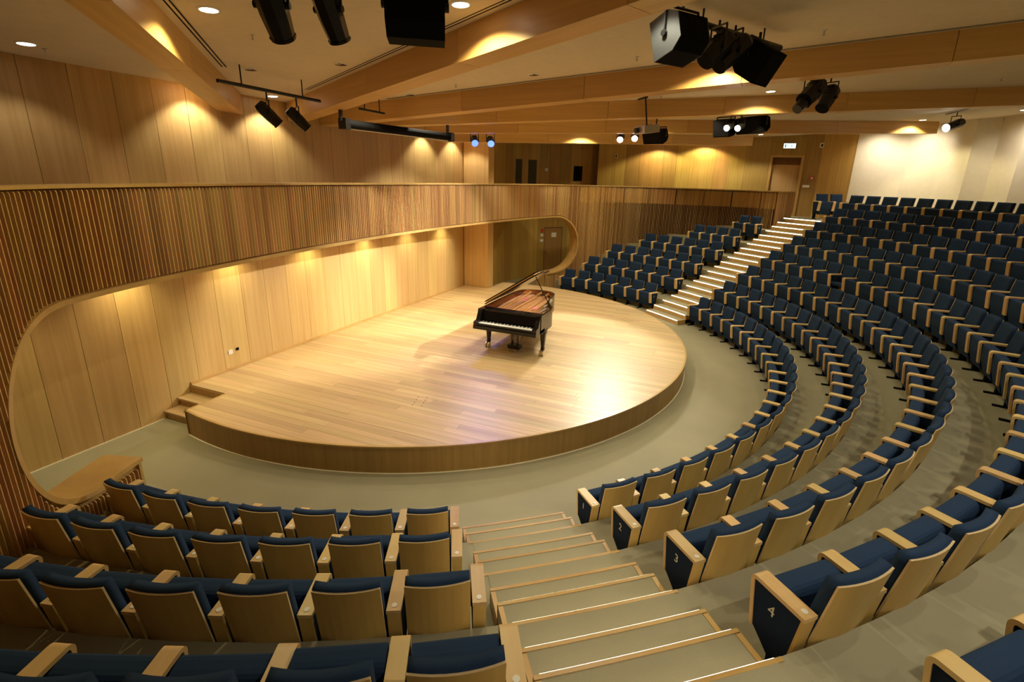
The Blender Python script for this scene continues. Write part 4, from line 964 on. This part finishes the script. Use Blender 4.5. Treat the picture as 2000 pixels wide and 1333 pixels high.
prism(bm, [(-0.06, 0.03), (-0.10, 0.0), (-0.06, -0.03)], lambda p: V((0.069, p[0], p[1])), lambda p: V((0.072, p[0], p[1]))); obj('running_figure_and_arrow', bm, M['signgreen'], r_)
r_ = plate('wall_sensor', (12.16, -9.0, ZL + 2.64), (-1, -.25), 0.13, 0.17, 0.05, M['plastic'], 'small white wall sensor with dark window right of the exit sign', 'sensor')
bm = bmesh.new(); box(bm, 0.051, 0.056, -0.03, 0.03, -0.05, 0.05); obj('window', bm, M['black_matt'], r_)
r_ = plate('fire_call_point', (12.14, -8.85, ZL + 1.45), (-1, -.25), 0.13, 0.13, 0.05, M['redp'], 'red fire call point right of the exit door', 'fire alarm')
bm = bmesh.new(); box(bm, 0.051, 0.056, -0.035, 0.035, -0.03, 0.03); obj('window', bm, M['plastic'], r_)
plate('switch_plate', (12.17, -8.72, ZL + 1.15), (-1, -.25), 0.24, 0.09, 0.02, M['plastic'], 'wide white switch plate under the red call point', 'switch')
r_ = plate('wall_sensor', (11.76, -1.35, 5.2), (-1, 0.3), 0.12, 0.17, 0.05, M['plastic'], 'small white wall sensor with dark window, below the lit spotlights', 'sensor')
bm = bmesh.new(); box(bm, 0.051, 0.056, -0.025, 0.025, -0.05, 0.05); obj('window', bm, M['black_matt'], r_)
r_ = plate('power_outlet', (-4.17, YW - 0.002, 0.80), (0, -1), 0.09, 0.085, 0.012, M['plastic'], 'white wall outlet low on the panelled stage wall', 'outlet')
r_ = plate('cable_outlet', (-4.02, YW - 0.002, 0.82), (0, -1), 0.05, 0.05, 0.02, M['black_matt'], 'small black round socket beside the white wall outlet', 'outlet')
# things in the recess
def on_recess(px, z):
    """point on the recess wall polyline seen in direction of image column px"""
    best = None
    for a, b in zip(OW[:-1], OW[1:]):
        for t in (0, .2, .4, .6, .8):
            p = a.lerp(b, t); d_ = V((p.x, p.y, z)) - CP; x = 1029.4 + 982.15 * d_.dot(RX) / d_.dot(RF)
            if best is None or abs(x - px) < best[0]: tg = (b - a).normalized(); best = (abs(x - px), p, V((tg.y, -tg.x)))
    return best[1], best[2]
for px, z, w_, h_, nm, m, lab, cat in ((1013, 4.45, 0.36, 0.95, 'acoustic_grille', M['grey'], 'tall grey wall grille in the dark recess, left one', 'grille'), (1040, 4.45, 0.42, 0.95, 'acoustic_grille', M['grey'], 'tall grey wall grille in the dark recess, beside the white box', 'grille'),
                                 (1066, 4.56, 0.16, 0.14, 'switch_plate', M['plastic'], 'small pale switch box on the dark recess wall', 'switch'), (1129, 4.45, 0.40, 0.62, 'wall_cabinet', M['black_matt'], 'dark wall cabinet in the recess, right of the grilles', 'cabinet')):
    p, n = on_recess(px, z); plate(nm, (p.x, p.y, z), n, w_, h_, 0.03, m, lab, cat)
for px, z, w_, h_, nm, m, lab, cat in ((1059, 2.02, 0.12, 0.13, 'fire_call_point', M['redp'], 'red fire call point seen through the stage opening', 'fire alarm'), (1058, 1.82, 0.13, 0.12, 'wall_box', M['plastic'], 'white box under the red call point in the stage opening', 'switch'), (1057, 1.58, 0.16, 0.11, 'switch_plate', M['plastic'], 'low white switch plate left of the side stage door', 'switch')):
    p, n = on_recess(px, z); plate(nm, (p.x, p.y, z), n, w_, h_, 0.03, m, lab, cat)
p, n = on_recess(1079, 1.0); tgl = V((-n.y, n.x))
dr2 = struct(empty('door_2', (p.x, p.y, 0), math.atan2(n.y, n.x)), 'flush oak door seen through the far end of the stage opening')
bm = bmesh.new(); box(bm, 0.0, 0.03, -0.42, 0.42, 0.01, 2.12); obj('door_leaf', bm, M['veneer_dark'], dr2)
bm = bmesh.new(); box(bm, 0.03, 0.036, -0.10, 0.14, 1.72, 1.92); obj('notice', bm, M['plastic'], dr2)
bm = bmesh.new(); box(bm, 0.0, 0.035, -0.45, -0.424, 0.0, 2.16); box(bm, 0.0, 0.035, 0.424, 0.45, 0.0, 2.16); box(bm, 0.0, 0.035, -0.423, 0.423, 2.13, 2.16); obj('door_frame', bm, M['backing'], dr2)
